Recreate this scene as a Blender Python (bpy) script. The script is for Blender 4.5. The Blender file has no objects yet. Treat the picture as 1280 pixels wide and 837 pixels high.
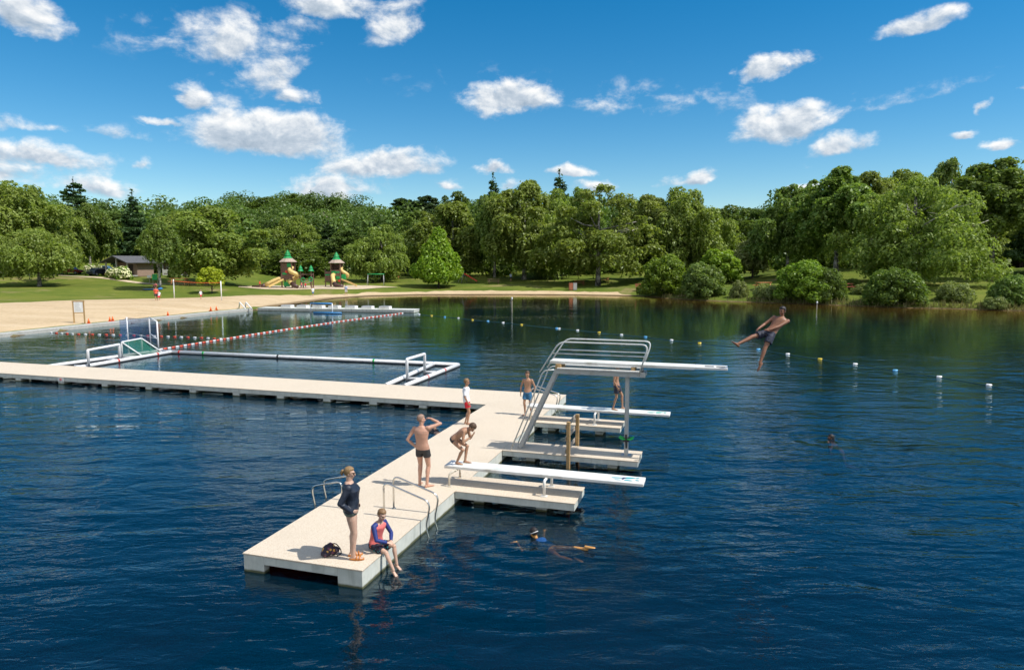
import bpy, bmesh, math, random
import numpy as np
from mathutils import Vector, Matrix, Quaternion
S = bpy.context.scene
COL = S.collection
R = math.radians
random.seed(7)

# ------------------------------------------------------------------ camera constants (the drone)
CF = 853.3; CCX = 640.0; CCY = 418.5; CAMH = 5.85
PITCH = math.atan((CCY - 326.0) / CF)

def at(px, py, z=0.0):
    """point at height z that the photo shows at pixel px, py"""
    u = (px - CCX) / CF; v = (py - CCY) / CF
    dy = math.cos(PITCH) - v * math.sin(PITCH); dz = -math.sin(PITCH) - v * math.cos(PITCH)
    t = (z - CAMH) / dz
    return Vector((u * t, dy * t, z))

def aty(px, py, Y):
    u = (px - CCX) / CF; v = (py - CCY) / CF
    dy = math.cos(PITCH) - v * math.sin(PITCH); dz = -math.sin(PITCH) - v * math.cos(PITCH)
    t = Y / dy
    return Vector((u * t, Y, CAMH + dz * t))

# ------------------------------------------------------------------ object helpers
def tag(o, label=None, cat=None, group=None, kind=None):
    if label: o['label'] = label
    if cat: o['category'] = cat
    if group: o['group'] = group
    if kind: o['kind'] = kind
    return o

def empty(name, loc=(0, 0, 0), rz=0.0, label=None, cat=None, group=None):
    o = bpy.data.objects.new(name, None)
    o.empty_display_size = 0.2
    COL.objects.link(o); o.location = loc; o.rotation_euler = (0, 0, rz)
    tag(o, label, cat, group)
    return o

def link(name, me, mat=None, parent=None):
    o = bpy.data.objects.new(name, me); COL.objects.link(o)
    if mat is not None:
        for m in (mat if isinstance(mat, (list, tuple)) else [mat]):
            me.materials.append(m)
    if parent is not None: o.parent = parent
    return o

def np_mesh(name, verts, quads, smooth=False):
    """mesh from numpy arrays, quads (n,4)"""
    me = bpy.data.meshes.new(name)
    nv = len(verts); nf = len(quads); k = quads.shape[1]
    me.vertices.add(nv); me.loops.add(nf * k); me.polygons.add(nf)
    me.vertices.foreach_set('co', np.asarray(verts, np.float32).ravel())
    me.loops.foreach_set('vertex_index', np.asarray(quads, np.int32).ravel())
    me.polygons.foreach_set('loop_start', np.arange(0, nf * k, k, dtype=np.int32))
    me.polygons.foreach_set('loop_total', np.full(nf, k, np.int32))
    if smooth: me.polygons.foreach_set('use_smooth', np.ones(nf, bool))
    me.update(calc_edges=True); me.validate()
    return me

def frame_of(d):
    d = Vector(d).normalized()
    a = Vector((0, 0, 1)) if abs(d.z) < 0.9 else Vector((1, 0, 0))
    u = d.cross(a).normalized(); v = d.cross(u).normalized()
    return d, u, v

class MB:
    def __init__(s): s.bm = bmesh.new()
    def box(s, c, size, rz=0.0, mat=0, M=None):
        M = M or (Matrix.Translation(Vector(c)) @ Matrix.Rotation(rz, 4, 'Z'))
        r = bmesh.ops.create_cube(s.bm, size=1.0, matrix=M @ Matrix.Diagonal((*size, 1)))
        for v in r['verts']:
            for f in v.link_faces: f.material_index = mat
        return s
    def bar(s, p0, p1, w, h, mat=0, up=(0, 0, 1)):
        """box beam from p0 to p1, w wide sideways, h high"""
        p0 = Vector(p0); p1 = Vector(p1); d = p1 - p0; L = d.length; d.normalize()
        up = Vector(up)
        if abs(d.dot(up)) > 0.99: up = Vector((0, 1, 0))
        sd = d.cross(up).normalized(); u2 = sd.cross(d).normalized()
        M = Matrix(((d.x, sd.x, u2.x, 0), (d.y, sd.y, u2.y, 0), (d.z, sd.z, u2.z, 0), (0, 0, 0, 1)))
        M = Matrix.Translation((p0 + p1) / 2) @ M
        return s.box(None, (L, w, h), mat=mat, M=M)
    def tube(s, pts, r, seg=10, mat=0, cap=True, closed=False):
        pts = [Vector(p) for p in pts]; n = len(pts)
        rs = r if isinstance(r, (list, tuple)) else [r] * n
        rings = []; pu = None
        for i, p in enumerate(pts):
            if closed: d = pts[(i + 1) % n] - pts[i - 1]
            else: d = pts[min(i + 1, n - 1)] - pts[max(i - 1, 0)]
            d.normalize()
            if pu is None: _, u, v = frame_of(d)
            else:
                u = (pu - d * pu.dot(d)).normalized(); v = d.cross(u)
            pu = u
            rings.append([s.bm.verts.new(p + (u * math.cos(2 * math.pi * k / seg) + v * math.sin(2 * math.pi * k / seg)) * rs[i]) for k in range(seg)])
        m = n if closed else n - 1
        for i in range(m):
            a, b = rings[i], rings[(i + 1) % n]
            for k in range(seg):
                f = s.bm.faces.new((a[k], a[(k + 1) % seg], b[(k + 1) % seg], b[k])); f.smooth = True; f.material_index = mat
        if cap and not closed:
            f = s.bm.faces.new(list(reversed(rings[0]))); f.material_index = mat
            f = s.bm.faces.new(rings[-1]); f.material_index = mat
        return s
    def ell(s, c, r, seg=16, rings=10, mat=0, M=None):
        M = M or Matrix.Identity(4)
        rr = r if isinstance(r, (list, tuple, Vector)) else (r, r, r)
        T = Matrix.Translation(Vector(c)) @ M @ Matrix.Diagonal((*rr, 1)); bm = s.bm
        top_ = bm.verts.new(T @ Vector((0, 0, 1))); bot_ = bm.verts.new(T @ Vector((0, 0, -1))); R_ = []
        for i in range(1, rings):
            ph = math.pi * i / rings; z, q = math.cos(ph), math.sin(ph)
            R_.append([bm.verts.new(T @ Vector((q * math.cos(2 * math.pi * k / seg), q * math.sin(2 * math.pi * k / seg), z))) for k in range(seg)])
        F_ = []
        for k in range(seg):
            k2 = (k + 1) % seg
            F_.append(bm.faces.new((top_, R_[0][k], R_[0][k2]))); F_.append(bm.faces.new((bot_, R_[-1][k2], R_[-1][k])))
            for i in range(rings - 2): F_.append(bm.faces.new((R_[i][k], R_[i + 1][k], R_[i + 1][k2], R_[i][k2])))
        for f in F_: f.smooth = True; f.material_index = mat
        return s
    def capsule(s, p0, r0, p1, r1, seg=12):
        p0 = Vector(p0); p1 = Vector(p1)
        if (p1 - p0).length > 1e-4: s.tube([p0, p1], [r0, r1], seg)
        s.ell(p0, r0, seg, 8); s.ell(p1, r1, seg, 8)
        return s
    def limb(s, pts, rs, seg=12):
        s.tube(pts, list(rs), seg)
        for p, r in zip(pts, rs): s.ell(p, r, seg, 8)
        return s
    def loft(s, rings, seg=18, mat=0, smooth=True):
        """rings: (center, uvec, vvec)"""
        L = []
        for c, u, v in rings:
            L.append([s.bm.verts.new(Vector(c) + Vector(u) * math.cos(2 * math.pi * k / seg) + Vector(v) * math.sin(2 * math.pi * k / seg)) for k in range(seg)])
        for a, b in zip(L, L[1:]):
            for k in range(seg):
                f = s.bm.faces.new((a[k], a[(k + 1) % seg], b[(k + 1) % seg], b[k])); f.smooth = smooth; f.material_index = mat
        s.bm.faces.new(list(reversed(L[0]))).material_index = mat
        s.bm.faces.new(L[-1]).material_index = mat
        return s
    def prism(s, poly, z0, z1, mat=0):
        lo = [s.bm.verts.new((p[0], p[1], z0)) for p in poly]; hi = [s.bm.verts.new((p[0], p[1], z1)) for p in poly]
        n = len(poly)
        fs = [s.bm.faces.new(list(reversed(lo))), s.bm.faces.new(hi)]
        for i in range(n): fs.append(s.bm.faces.new((lo[i], lo[(i + 1) % n], hi[(i + 1) % n], hi[i])))
        for f in fs: f.material_index = mat
        return s
    def poly(s, pts, mat=0):
        f = s.bm.faces.new([s.bm.verts.new(Vector(p)) for p in pts]); f.material_index = mat
        return s
    def jitter(s, a, seed=0):
        rn = random.Random(seed)
        for v in s.bm.verts: v.co += Vector((rn.uniform(-a, a), rn.uniform(-a, a), rn.uniform(-a, a)))
        return s
    def mesh(s, name, bevel=0.0):
        bmesh.ops.recalc_face_normals(s.bm, faces=s.bm.faces)
        if bevel > 0:
            bmesh.ops.bevel(s.bm, geom=[e for e in s.bm.edges if e.is_manifold and e.calc_face_angle(0) > 0.6],
                            offset=bevel, segments=2, affect='EDGES', profile=0.5)
        me = bpy.data.meshes.new(name); s.bm.to_mesh(me); s.bm.free()
        return me
    def obj(s, name, mat, parent=None, bevel=0.0):
        return link(name, s.mesh(name, bevel), mat, parent)
    def remesh(s, name, mat, parent=None, voxel=0.01, smooth=4, fac=0.5):
        me = s.mesh(name); o = bpy.data.objects.new(name, me); COL.objects.link(o)
        m = o.modifiers.new('r', 'REMESH'); m.mode = 'VOXEL'; m.voxel_size = voxel; m.use_smooth_shade = True
        m2 = o.modifiers.new('s', 'SMOOTH'); m2.iterations = smooth; m2.factor = fac
        dg = bpy.context.evaluated_depsgraph_get()
        me2 = bpy.data.meshes.new_from_object(o.evaluated_get(dg)); me2.name = name
        o.modifiers.clear(); o.data = me2; bpy.data.meshes.remove(me)
        me2.materials.clear()
        for mm in (mat if isinstance(mat, (list, tuple)) else [mat]): me2.materials.append(mm)
        me2.polygons.foreach_set('use_smooth', np.ones(len(me2.polygons), bool))
        if parent is not None: o.parent = parent
        return o

def round_path(pts, rad, n=5):
    """polyline with its inner corners rounded"""
    pts = [Vector(p) for p in pts]; out = [pts[0]]
    for i in range(1, len(pts) - 1):
        a, b, c = pts[i - 1], pts[i], pts[i + 1]
        r = min(rad, (a - b).length * .48, (c - b).length * .48)
        p = b + (a - b).normalized() * r; q = b + (c - b).normalized() * r
        for k in range(n + 1):
            t = k / n
            out.append(p * (1 - t) ** 2 + b * 2 * t * (1 - t) + q * t * t)
    out.append(pts[-1]); return out

def dup(root, loc=None, rz=None, label=None, group=None, scale=None):
    r = root.copy(); COL.objects.link(r)
    if loc is not None: r.location = loc
    if rz is not None: r.rotation_euler = (0, 0, rz)
    if scale is not None: r.scale = scale if isinstance(scale, tuple) else (scale,) * 3
    if label: r['label'] = label
    if group: r['group'] = group
    for ch in list(root.children):
        c = ch.copy(); COL.objects.link(c); c.parent = r
        for g in ch.children:
            d = g.copy(); COL.objects.link(d); d.parent = c
    return r

# ------------------------------------------------------------------ materials
class NT:
    def __init__(s, nt): s.nt = nt
    def n(s, t, **kw):
        nd = s.nt.nodes.new(t)
        for k, v in kw.items():
            if k.startswith('i_'):
                key = k[2:].replace('_', ' ')
                nd.inputs[key].default_value = v
            else: setattr(nd, k, v)
        return nd
    def l(s, a, b): s.nt.links.new(a, b)
    def setin(s, sock, v):
        if hasattr(v, 'is_output') or isinstance(v, bpy.types.NodeSocket): s.l(v, sock)
        else: sock.default_value = v
    def math(s, op, a, b=None, c=None, clamp=False):
        nd = s.nt.nodes.new('ShaderNodeMath'); nd.operation = op; nd.use_clamp = clamp
        s.setin(nd.inputs[0], a)
        if b is not None: s.setin(nd.inputs[1], b)
        if c is not None: s.setin(nd.inputs[2], c)
        return nd.outputs[0]
    def mixc(s, f, a, b, blend='MIX'):
        nd = s.nt.nodes.new('ShaderNodeMix'); nd.data_type = 'RGBA'; nd.blend_type = blend
        s.setin(nd.inputs['Factor'], f)
        for i, v in ((6, a), (7, b)):
            if isinstance(v, tuple): v = (*v[:3], 1.0)
            s.setin(nd.inputs[i], v)
        return nd.outputs[2]
    def mixf(s, f, a, b):
        nd = s.nt.nodes.new('ShaderNodeMix'); nd.data_type = 'FLOAT'
        s.setin(nd.inputs[0], f); s.setin(nd.inputs[2], a); s.setin(nd.inputs[3], b)
        return nd.outputs[0]
    def noise(s, vec, scale, detail=4, rough=0.55, dist=0.0):
        nd = s.nt.nodes.new('ShaderNodeTexNoise')
        nd.inputs['Scale'].default_value = scale; nd.inputs['Detail'].default_value = detail
        nd.inputs['Roughness'].default_value = rough; nd.inputs['Distortion'].default_value = dist
        if vec is not None: s.l(vec, nd.inputs['Vector'])
        return nd.outputs['Fac']
    def ramp(s, f, stops):
        nd = s.nt.nodes.new('ShaderNodeValToRGB'); el = nd.color_ramp.elements
        while len(el) < len(stops): el.new(0.5)
        for e, (p, c) in zip(el, stops):
            e.position = p; e.color = (*c[:3], 1) if isinstance(c, tuple) else (c, c, c, 1)
        s.setin(nd.inputs[0], f); return nd.outputs[0]
    def smooth(s, v, lo, hi):
        nd = s.nt.nodes.new('ShaderNodeMapRange'); nd.interpolation_type = 'SMOOTHSTEP'
        s.setin(nd.inputs[0], v); nd.inputs[1].default_value = lo; nd.inputs[2].default_value = hi
        return nd.outputs[0]
    def mapping(s, vec, scale=(1, 1, 1), rot=(0, 0, 0), loc=(0, 0, 0)):
        nd = s.nt.nodes.new('ShaderNodeMapping'); s.l(vec, nd.inputs[0])
        nd.inputs['Scale'].default_value = scale; nd.inputs['Rotation'].default_value = rot; nd.inputs['Location'].default_value = loc
        return nd.outputs[0]
    def bump(s, h, strength=0.3, distance=0.01):
        nd = s.nt.nodes.new('ShaderNodeBump'); nd.inputs['Strength'].default_value = strength; nd.inputs['Distance'].default_value = distance
        s.l(h, nd.inputs['Height']); return nd.outputs[0]

def new_mat(name):
    m = bpy.data.materials.new(name); m.use_nodes = True
    t = NT(m.node_tree); b = m.node_tree.nodes['Principled BSDF']
    return m, t, b

def mat(name, col, rough=0.6, metal=0.0, var=0.12, scale=8.0, bump=0.15, bdist=0.004, spec=0.5, dirt=None, dscale=1.5, coat=0.0):
    """plain surface: base colour with fine variation and optional stains of a second colour"""
    m, t, b = new_mat(name)
    tc = t.n('ShaderNodeTexCoord').outputs['Object']
    n1 = t.noise(tc, scale, 5)
    lo = tuple(c * (1 - var) for c in col); hi = tuple(min(1, c * (1 + var)) for c in col)
    c = t.ramp(n1, [(0.3, lo), (0.7, hi)])
    if dirt:
        n2 = t.noise(tc, dscale, 6, 0.65)
        c = t.mixc(t.smooth(n2, 0.52, 0.72), c, dirt)
    t.l(c, b.inputs['Base Color'])
    b.inputs['Roughness'].default_value = rough; b.inputs['Metallic'].default_value = metal
    b.inputs['Specular IOR Level'].default_value = spec
    if coat: b.inputs['Coat Weight'].default_value = coat
    if bump:
        t.l(t.bump(t.noise(tc, scale * 4, 4), bump, bdist), b.inputs['Normal'])
    return m

M = {}
M['white_paint'] = mat('white_paint', (.78, .77, .74), .45, dirt=(.55, .52, .46), dscale=1.2, var=.04)
M['white_plastic'] = mat('white_plastic', (.8, .8, .8), .35, var=.05, dirt=(.6, .6, .58), dscale=3)
M['black_rubber'] = mat('black_rubber', (.02, .02, .022), .6)
M['grey_steel'] = mat('grey_steel', (.42, .43, .43), .45, .35, dirt=(.33, .32, .3), dscale=2.2, var=.06)
M['stainless'] = mat('stainless', (.62, .6, .57), .22, 1.0, var=.05, bump=.05)
M['wood_post'] = mat('wood_post', (.42, .27, .12), .75, var=.25, scale=14, dirt=(.3, .2, .1), dscale=4)
M['wood_grey'] = mat('wood_grey', (.34, .3, .25), .8, var=.25, scale=14)
M['wood_orange'] = mat('wood_orange', (.55, .25, .10), .7, var=.2, scale=6)
M['wood_red'] = mat('wood_red', (.36, .12, .06), .7, var=.2, scale=6)
M['wood_brown'] = mat('wood_brown', (.16, .10, .065), .75, var=.25, scale=5)
M['red_plastic'] = mat('red_plastic', (.62, .05, .03), .4, var=.08)
M['orange_plastic'] = mat('orange_plastic', (.85, .16, .03), .45, var=.06)
M['yellow_plastic'] = mat('yellow_plastic', (.75, .55, .05), .45, var=.08)
M['blue_plastic'] = mat('blue_plastic', (.05, .25, .55), .45, var=.1)
M['buoy_blue'] = mat('buoy_blue', (.12, .42, .72), .45, var=.1)
M['green_plastic'] = mat('green_plastic', (.01, .42, .08), .45, var=.1)
M['tube_yellow'] = mat('tube_yellow', (.72, .52, .20), .45, var=.06)
M['tube_brown'] = mat('tube_brown', (.07, .035, .03), .45, var=.1)
M['play_green'] = mat('play_green', (.01, .30, .08), .45, var=.1)
M['rope'] = mat('rope', (.03, .10, .10), .8)
M['teal_print'] = mat('teal_print', (.03, .38, .45), .5, var=.05)
M['green_print'] = mat('green_print', (.03, .5, .38), .5, var=.05)
M['navy_print'] = mat('navy_print', (.02, .05, .18), .5, var=.05)
M['glass_dark'] = mat('glass_dark', (.03, .035, .04), .08, var=.05, bump=0)
M['stone_grey'] = mat('stone_grey', (.42, .42, .39), .85, dirt=(.25, .26, .22), dscale=1.0, var=.15)
# ------------------------------------------------------------------ camera
cam_d = bpy.data.cameras.new('camera'); cam = bpy.data.objects.new('camera', cam_d); COL.objects.link(cam)
cam_d.sensor_width = 36.0; cam_d.lens = 36.0 * CF / 1280.0; cam_d.clip_end = 6000; cam_d.clip_start = 0.2
cam.location = (0, 0, CAMH); cam.rotation_euler = (math.pi / 2 - PITCH, 0, 0)
S.camera = cam
S.view_settings.view_transform = 'Standard'; S.view_settings.look = 'None'
S.view_settings.exposure = 0.42; S.view_settings.gamma = 1.0; S.view_settings.use_curve_mapping = False
S.cycles.use_denoising = True
S.cycles.max_bounces = 8; S.cycles.transparent_max_bounces = 12; S.cycles.volume_bounces = 0
S.cycles.glossy_bounces = 3; S.cycles.diffuse_bounces = 3; S.cycles.transmission_bounces = 3
S.cycles.caustics_reflective = False; S.cycles.caustics_refractive = False
S.cycles.sample_clamp_indirect = 6.0
S.cycles.use_adaptive_sampling = True; S.cycles.adaptive_threshold = 0.015

# ------------------------------------------------------------------ sun and sky
SUN_EL = R(54.0); SUNH = Vector((.9564, -.292, 0)).normalized()
SUN_AZ = math.atan2(SUNH.x, SUNH.y)            # clockwise from +Y
sd = bpy.data.lights.new('sun', 'SUN'); sun = bpy.data.objects.new('sun', sd); COL.objects.link(sun)
sd.energy = 3.7; sd.angle = R(0.53); sd.color = (1.0, .955, .88)
to_sun = Vector((SUNH.x * math.cos(SUN_EL), SUNH.y * math.cos(SUN_EL), math.sin(SUN_EL)))
sun.rotation_euler = to_sun.to_track_quat('Z', 'Y').to_euler(); sun.location = (30, -10, 60)

W = bpy.data.worlds.new('World'); S.world = W; W.use_nodes = True
W.cycles.sampling_method = 'NONE'
w = NT(W.node_tree); W.node_tree.nodes.clear()
outw = w.n('ShaderNodeOutputWorld'); bg = w.n('ShaderNodeBackground'); w.l(bg.outputs[0], outw.inputs[0])
sky = w.n('ShaderNodeTexSky'); sky.sky_type = 'NISHITA'; sky.sun_disc = False
sky.sun_elevation = SUN_EL; sky.sun_rotation = SUN_AZ; sky.altitude = 400; sky.air_density = 1.0; sky.dust_density = 0.0; sky.ozone_density = 2.5
SKY_STR = 0.10
hs = w.n('ShaderNodeHueSaturation'); hs.inputs['Hue'].default_value = .493; hs.inputs['Saturation'].default_value = 1.46; hs.inputs['Value'].default_value = .95
w.l(sky.outputs[0], hs.inputs['Color'])
dirv = w.n('ShaderNodeTexCoord').outputs['Generated']
sep = w.n('ShaderNodeSeparateXYZ'); w.l(dirv, sep.inputs[0])
az = w.math('ARCTAN2', sep.outputs[0], sep.outputs[1]); el = w.math('ARCSINE', sep.outputs[2])
comb = w.n('ShaderNodeCombineXYZ'); w.l(az, comb.inputs[0]); w.l(w.math('MULTIPLY', el, 1.5), comb.inputs[1])
nz = w.noise(comb.outputs[0], 17.0, 10, 0.62, 0.2)
sh = w.n('ShaderNodeVectorMath'); sh.operation = 'ADD'; w.l(comb.outputs[0], sh.inputs[0]); sh.inputs[1].default_value = (.006, .012, 0)
nz2 = w.noise(sh.outputs[0], 17.0, 7, 0.60, 0.2)
nfine = w.noise(comb.outputs[0], 7.0, 4, 0.5)

def azel(px, py):
    u = (px - CCX) / CF; v = (py - CCY) / CF
    d = Vector((u, math.cos(PITCH) - v * math.sin(PITCH), -math.sin(PITCH) - v * math.cos(PITCH))).normalized()
    return math.atan2(d.x, d.y), math.asin(d.z)

# cumulus over the lake: direction, half sizes, strength, tilt
CL = [(30, 22, 72, 36, 1.0, -14), (330, 168, 116, 36, 1.25, 0), (248, 119, 36, 24, .95, 0), (295, 52, 118, 36, .50, 6),
      (405, 6, 66, 32, .72, 0), (494, 30, 46, 30, .76, 20), (365, 122, 40, 17, .62, 0), (485, 205, 80, 26, 1.05, 4),
      (415, 238, 84, 26, .82, 4), (60, 200, 100, 22, .8, 0), (110, 232, 60, 20, .62, 0), (10, 225, 60, 30, .7, 0), (634, 128, 62, 26, 1.15, 0),
      (968, 84, 50, 22, .98, 18), (985, 157, 82, 30, 1.15, 8), (1040, 184, 60, 16, .85, 8), (1146, 34, 62, 18, .95, 8),
      (1258, 178, 30, 10, .8, 5), (1210, 167, 22, 5, .6, 0), (1276, 112, 14, 10, .7, 0), (1232, 134, 14, 8, .62, 20),
      (716, 213, 40, 9, .8, 0), (612, 214, 26, 11, .75, 0), (745, 234, 34, 12, .9, 0), (862, 227, 40, 10, .72, 8), (210, 151, 36, 7, .6, -4),
      (770, 132, 130, 20, .14, -4), (555, 232, 18, 9, .55, 0), (1010, 232, 16, 8, .7, 0), (350, 100, 60, 20, .36, 40), (60, 160, 120, 11, .34, 0), (330, 80, 90, 40, .34, 50), (1120, 130, 60, 10, .16, 10),
      (180, 205, 14, 12, .45, 0), (640, 232, 14, 8, .45, 0),
      # beyond the frame, seen mirrored in the water
      (-300, 60, 160, 50, 1.0, 0), (1600, 40, 150, 50, 1.0, 0)]
flat0 = w.n('ShaderNodeCombineXYZ'); w.l(az, flat0.inputs[0]); w.l(el, flat0.inputs[1])
wz = w.n('ShaderNodeTexNoise'); w.l(comb.outputs[0], wz.inputs['Vector']); wz.inputs['Scale'].default_value = 11.0; wz.inputs['Detail'].default_value = 5; wz.inputs['Roughness'].default_value = .6
wsub = w.n('ShaderNodeVectorMath', operation='SUBTRACT'); w.l(wz.outputs['Color'], wsub.inputs[0]); wsub.inputs[1].default_value = (.5, .5, .5)
flat_ = w.n('ShaderNodeVectorMath', operation='MULTIPLY_ADD'); w.l(wsub.outputs[0], flat_.inputs[0]); flat_.inputs[1].default_value = (.085, .040, 0); w.l(flat0.outputs[0], flat_.inputs[2])
dens = None; vv = None
for (px, py, a, b, s, tl) in CL:
    A, E = azel(px, py); A2, _ = azel(px + a, py); _, E2 = azel(px, py - b)
    ra = max(.004, abs(A2 - A)) * 1.03; rb = max(.003, abs(E2 - E)) * 1.08
    mp = w.n('ShaderNodeMapping', vector_type='TEXTURE'); w.l(flat_.outputs[0], mp.inputs[0])
    mp.inputs['Location'].default_value = (A, E, 0); mp.inputs['Rotation'].default_value = (0, 0, R(tl)); mp.inputs['Scale'].default_value = (ra, rb, 1)
    ln = w.n('ShaderNodeVectorMath', operation='LENGTH'); w.l(mp.outputs[0], ln.inputs[0])
    d = w.math('MULTIPLY_ADD', ln.outputs['Value'], -s, s)
    if dens is None: dens, vv = d, mp.outputs[0]
    else:
        g = w.math('MULTIPLY_ADD', w.math('SUBTRACT', d, dens), 2.2, .5, clamp=True)
        mxv = w.n('ShaderNodeMix', data_type='VECTOR'); w.l(g, mxv.inputs[0]); w.l(vv, mxv.inputs[4]); w.l(mp.outputs[0], mxv.inputs[5]); vv = mxv.outputs[1]
        dens = w.math('MAXIMUM', dens, d)
sv = w.n('ShaderNodeSeparateXYZ'); w.l(vv, sv.inputs[0]); vv = sv.outputs[1]
dens = w.math('MAXIMUM', dens, -1.0)
dens = w.math('SUBTRACT', dens, w.math('MULTIPLY', w.math('LESS_THAN', vv, 0.0), w.math('MULTIPLY', vv, w.math('MULTIPLY', vv, .65))))   # flatter base
nn = w.math('MULTIPLY_ADD', w.math('SUBTRACT', nz, .5), 1.9, w.math('MULTIPLY', w.math('SUBTRACT', nfine, .5), .5))
tot = w.math('ADD', dens, nn)
alpha = w.smooth(tot, -.05, .60)
alpha = w.math('MULTIPLY', alpha, w.smooth(dens, -.32, .12))
lit = w.math('ADD', w.math('MULTIPLY_ADD', vv, .50, .60), w.math('MULTIPLY', w.math('SUBTRACT', nz, nz2), 2.8))
lit = w.math('ADD', lit, w.math('MULTIPLY', w.math('SUBTRACT', .45, tot), .30))
ccol = w.ramp(w.math('MULTIPLY', lit, 1.0, clamp=True), [(0.0, (.29, .36, .44)), (0.40, (.42, .48, .55)), (0.72, (.62, .65, .68)), (1.0, (.78, .78, .77))])
skyc = w.n('ShaderNodeVectorMath'); skyc.operation = 'SCALE'; w.l(hs.outputs[0], skyc.inputs[0]); skyc.inputs['Scale'].default_value = SKY_STR
skyc_out = skyc.outputs[0]
# broken white cloud added unseen behind the camera and overhead, as neutral fill light
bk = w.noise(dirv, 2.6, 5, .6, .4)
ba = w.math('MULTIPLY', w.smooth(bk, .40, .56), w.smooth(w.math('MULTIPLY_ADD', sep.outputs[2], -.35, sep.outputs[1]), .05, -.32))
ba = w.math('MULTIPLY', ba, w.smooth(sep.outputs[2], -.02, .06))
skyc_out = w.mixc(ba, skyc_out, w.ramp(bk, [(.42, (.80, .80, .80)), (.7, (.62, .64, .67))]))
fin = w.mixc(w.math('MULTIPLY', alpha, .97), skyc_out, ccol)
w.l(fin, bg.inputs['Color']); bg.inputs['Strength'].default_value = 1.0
# ------------------------------------------------------------------ terrain, beach, water
def a2(px, py): p = at(px, py, 0); return (p.x, p.y)
KERB = [(-50, -90), (-45, -10), (-41, 28), a2(0, 422), a2(90, 412), a2(180, 402.5), a2(270, 393), a2(316, 388.6)]
BACK = [a2(332, 385.5), a2(352, 382), a2(374, 379.3), a2(420, 373), a2(462, 370.2), a2(520, 368.8), a2(630, 368.4), a2(720, 368.8), a2(790, 370)]
BANK = [a2(830, 372.5), a2(870, 375), a2(905, 376.6), a2(960, 378.2), a2(1010, 380), a2(1070, 382.4), a2(1130, 384.6), a2(1200, 386), a2(1290, 389),
        (75, 74), (98, 68), (130, 62), (170, 40), (210, 0), (240, -90)]
SHORE = np.array(KERB + BACK + BANK)
_poly = np.vstack([SHORE, [[240, -200], [-50, -200]]])

def sdist(X, Y):
    """distance to the shoreline, positive on land"""
    P = np.stack([np.asarray(X, float).ravel(), np.asarray(Y, float).ravel()], 1)
    best = np.full(len(P), 1e9); inside = np.zeros(len(P), bool)
    n = len(_poly)
    for i in range(n):
        a = _poly[i]; b = _poly[(i + 1) % n]; d = b - a
        t = np.clip(((P - a) @ d) / (d @ d), 0, 1)
        best = np.minimum(best, np.hypot(*(P - a - t[:, None] * d).T))
        c = ((a[1] > P[:, 1]) != (b[1] > P[:, 1])) & (P[:, 0] < (b[0] - a[0]) * (P[:, 1] - a[1]) / (b[1] - a[1] + 1e-12) + a[0])
        inside ^= c
    return np.where(inside, -best, best)

CTRL = np.array([(-50, 0, .7), (-45, 40, .6), (-41.5, 60, .5), (-60, 40, .9), (-60, 80, 1.0), (-46, 90, .8), (-38, 96, .8), (-30, 100, .6), (-42, 130, 1.15), (-30, 125, 1.05), (-12, 128, .55),
                 (-72, 130, 3.2), (-60, 112, 1.9), (-75, 105, 1.9), (-85, 90, 1.8), (-90, 120, 3.3), (-60, 150, 3.6), (-40, 150, 2.0), (-100, 180, 8), (-40, 180, 4.2), (-10, 138, 1.3), (-10, 152, 2.4), (12, 127, 1.0),
                 (20, 125, 1.0), (20, 140, 2.1), (30, 110, 1.3), (32, 125, 2.2), (45, 105, 2.3), (60, 98, 2.5), (50, 112, 3.1), (75, 95, 2.8), (44, 95, 1.0), (36, 99, 1.0), (52, 90, 1.0), (63, 84, 1.0), (70, 85, 1.6),
                 (100, 115, 5), (60, 130, 4.6), (20, 180, 6), (-30, 220, 11), (-110, 260, 17), (-100, 340, 27), (-60, 380, 31), (-200, 300, 26), (-160, 160, 8), (60, 220, 9), (150, 150, 7), (0, 300, 17), (120, 300, 14), (250, 100, 6),
                 (-20, 420, 24), (-250, 150, 10), (-120, 60, 2.5), (-120, 0, 2), (300, 300, 15), (0, 520, 22), (-150, 500, 36), (200, 500, 18), (-350, 400, 35), (-400, 100, 12), (400, 100, 8)])

def height(X, Y):
    X = np.asarray(X, float); Y = np.asarray(Y, float); sh = X.shape
    s = sdist(X, Y); x = X.ravel(); y = Y.ravel()
    w_ = 1.0 / (((x[:, None] - CTRL[:, 0]) ** 2 + (y[:, None] - CTRL[:, 1]) ** 2 + 16.0) ** 1.6)
    z = (w_ * CTRL[:, 2]).sum(1) / w_.sum(1)
    f = np.clip(s / 9.0, 0, 1); f = f * f * (3 - 2 * f)
    # what the edge itself is like: kerbed beach, sand running into the water, low turf bank
    edge = np.where(y < 84, .22, .06) * (x < 0) + np.where(x > 24, .42, .10) * (x >= 0)
    bankramp = np.clip(s / np.where(x > 24, .9, np.where((x < -28) & (y < 85), .05, 3.0)), 0, 1)
    land = edge * bankramp + (z - edge) * f
    bed = -np.clip(-s * np.where(x < -28, .30, .13), 0, 3.1)
    bed = np.where((x < -28) & (y < 88), np.minimum(bed, -.5), bed)
    bumpy = (np.sin(x * .23 + 1.3 * np.sin(y * .11)) + np.sin(y * .31 + x * .13)) * .06
    land = land + bumpy * np.clip((s - 8) / 8, 0, 1)
    return np.where(s > 0, np.maximum(land, .02), bed).reshape(sh)

def hz(x, y): return float(height(np.array([x]), np.array([y]))[0])

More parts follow.
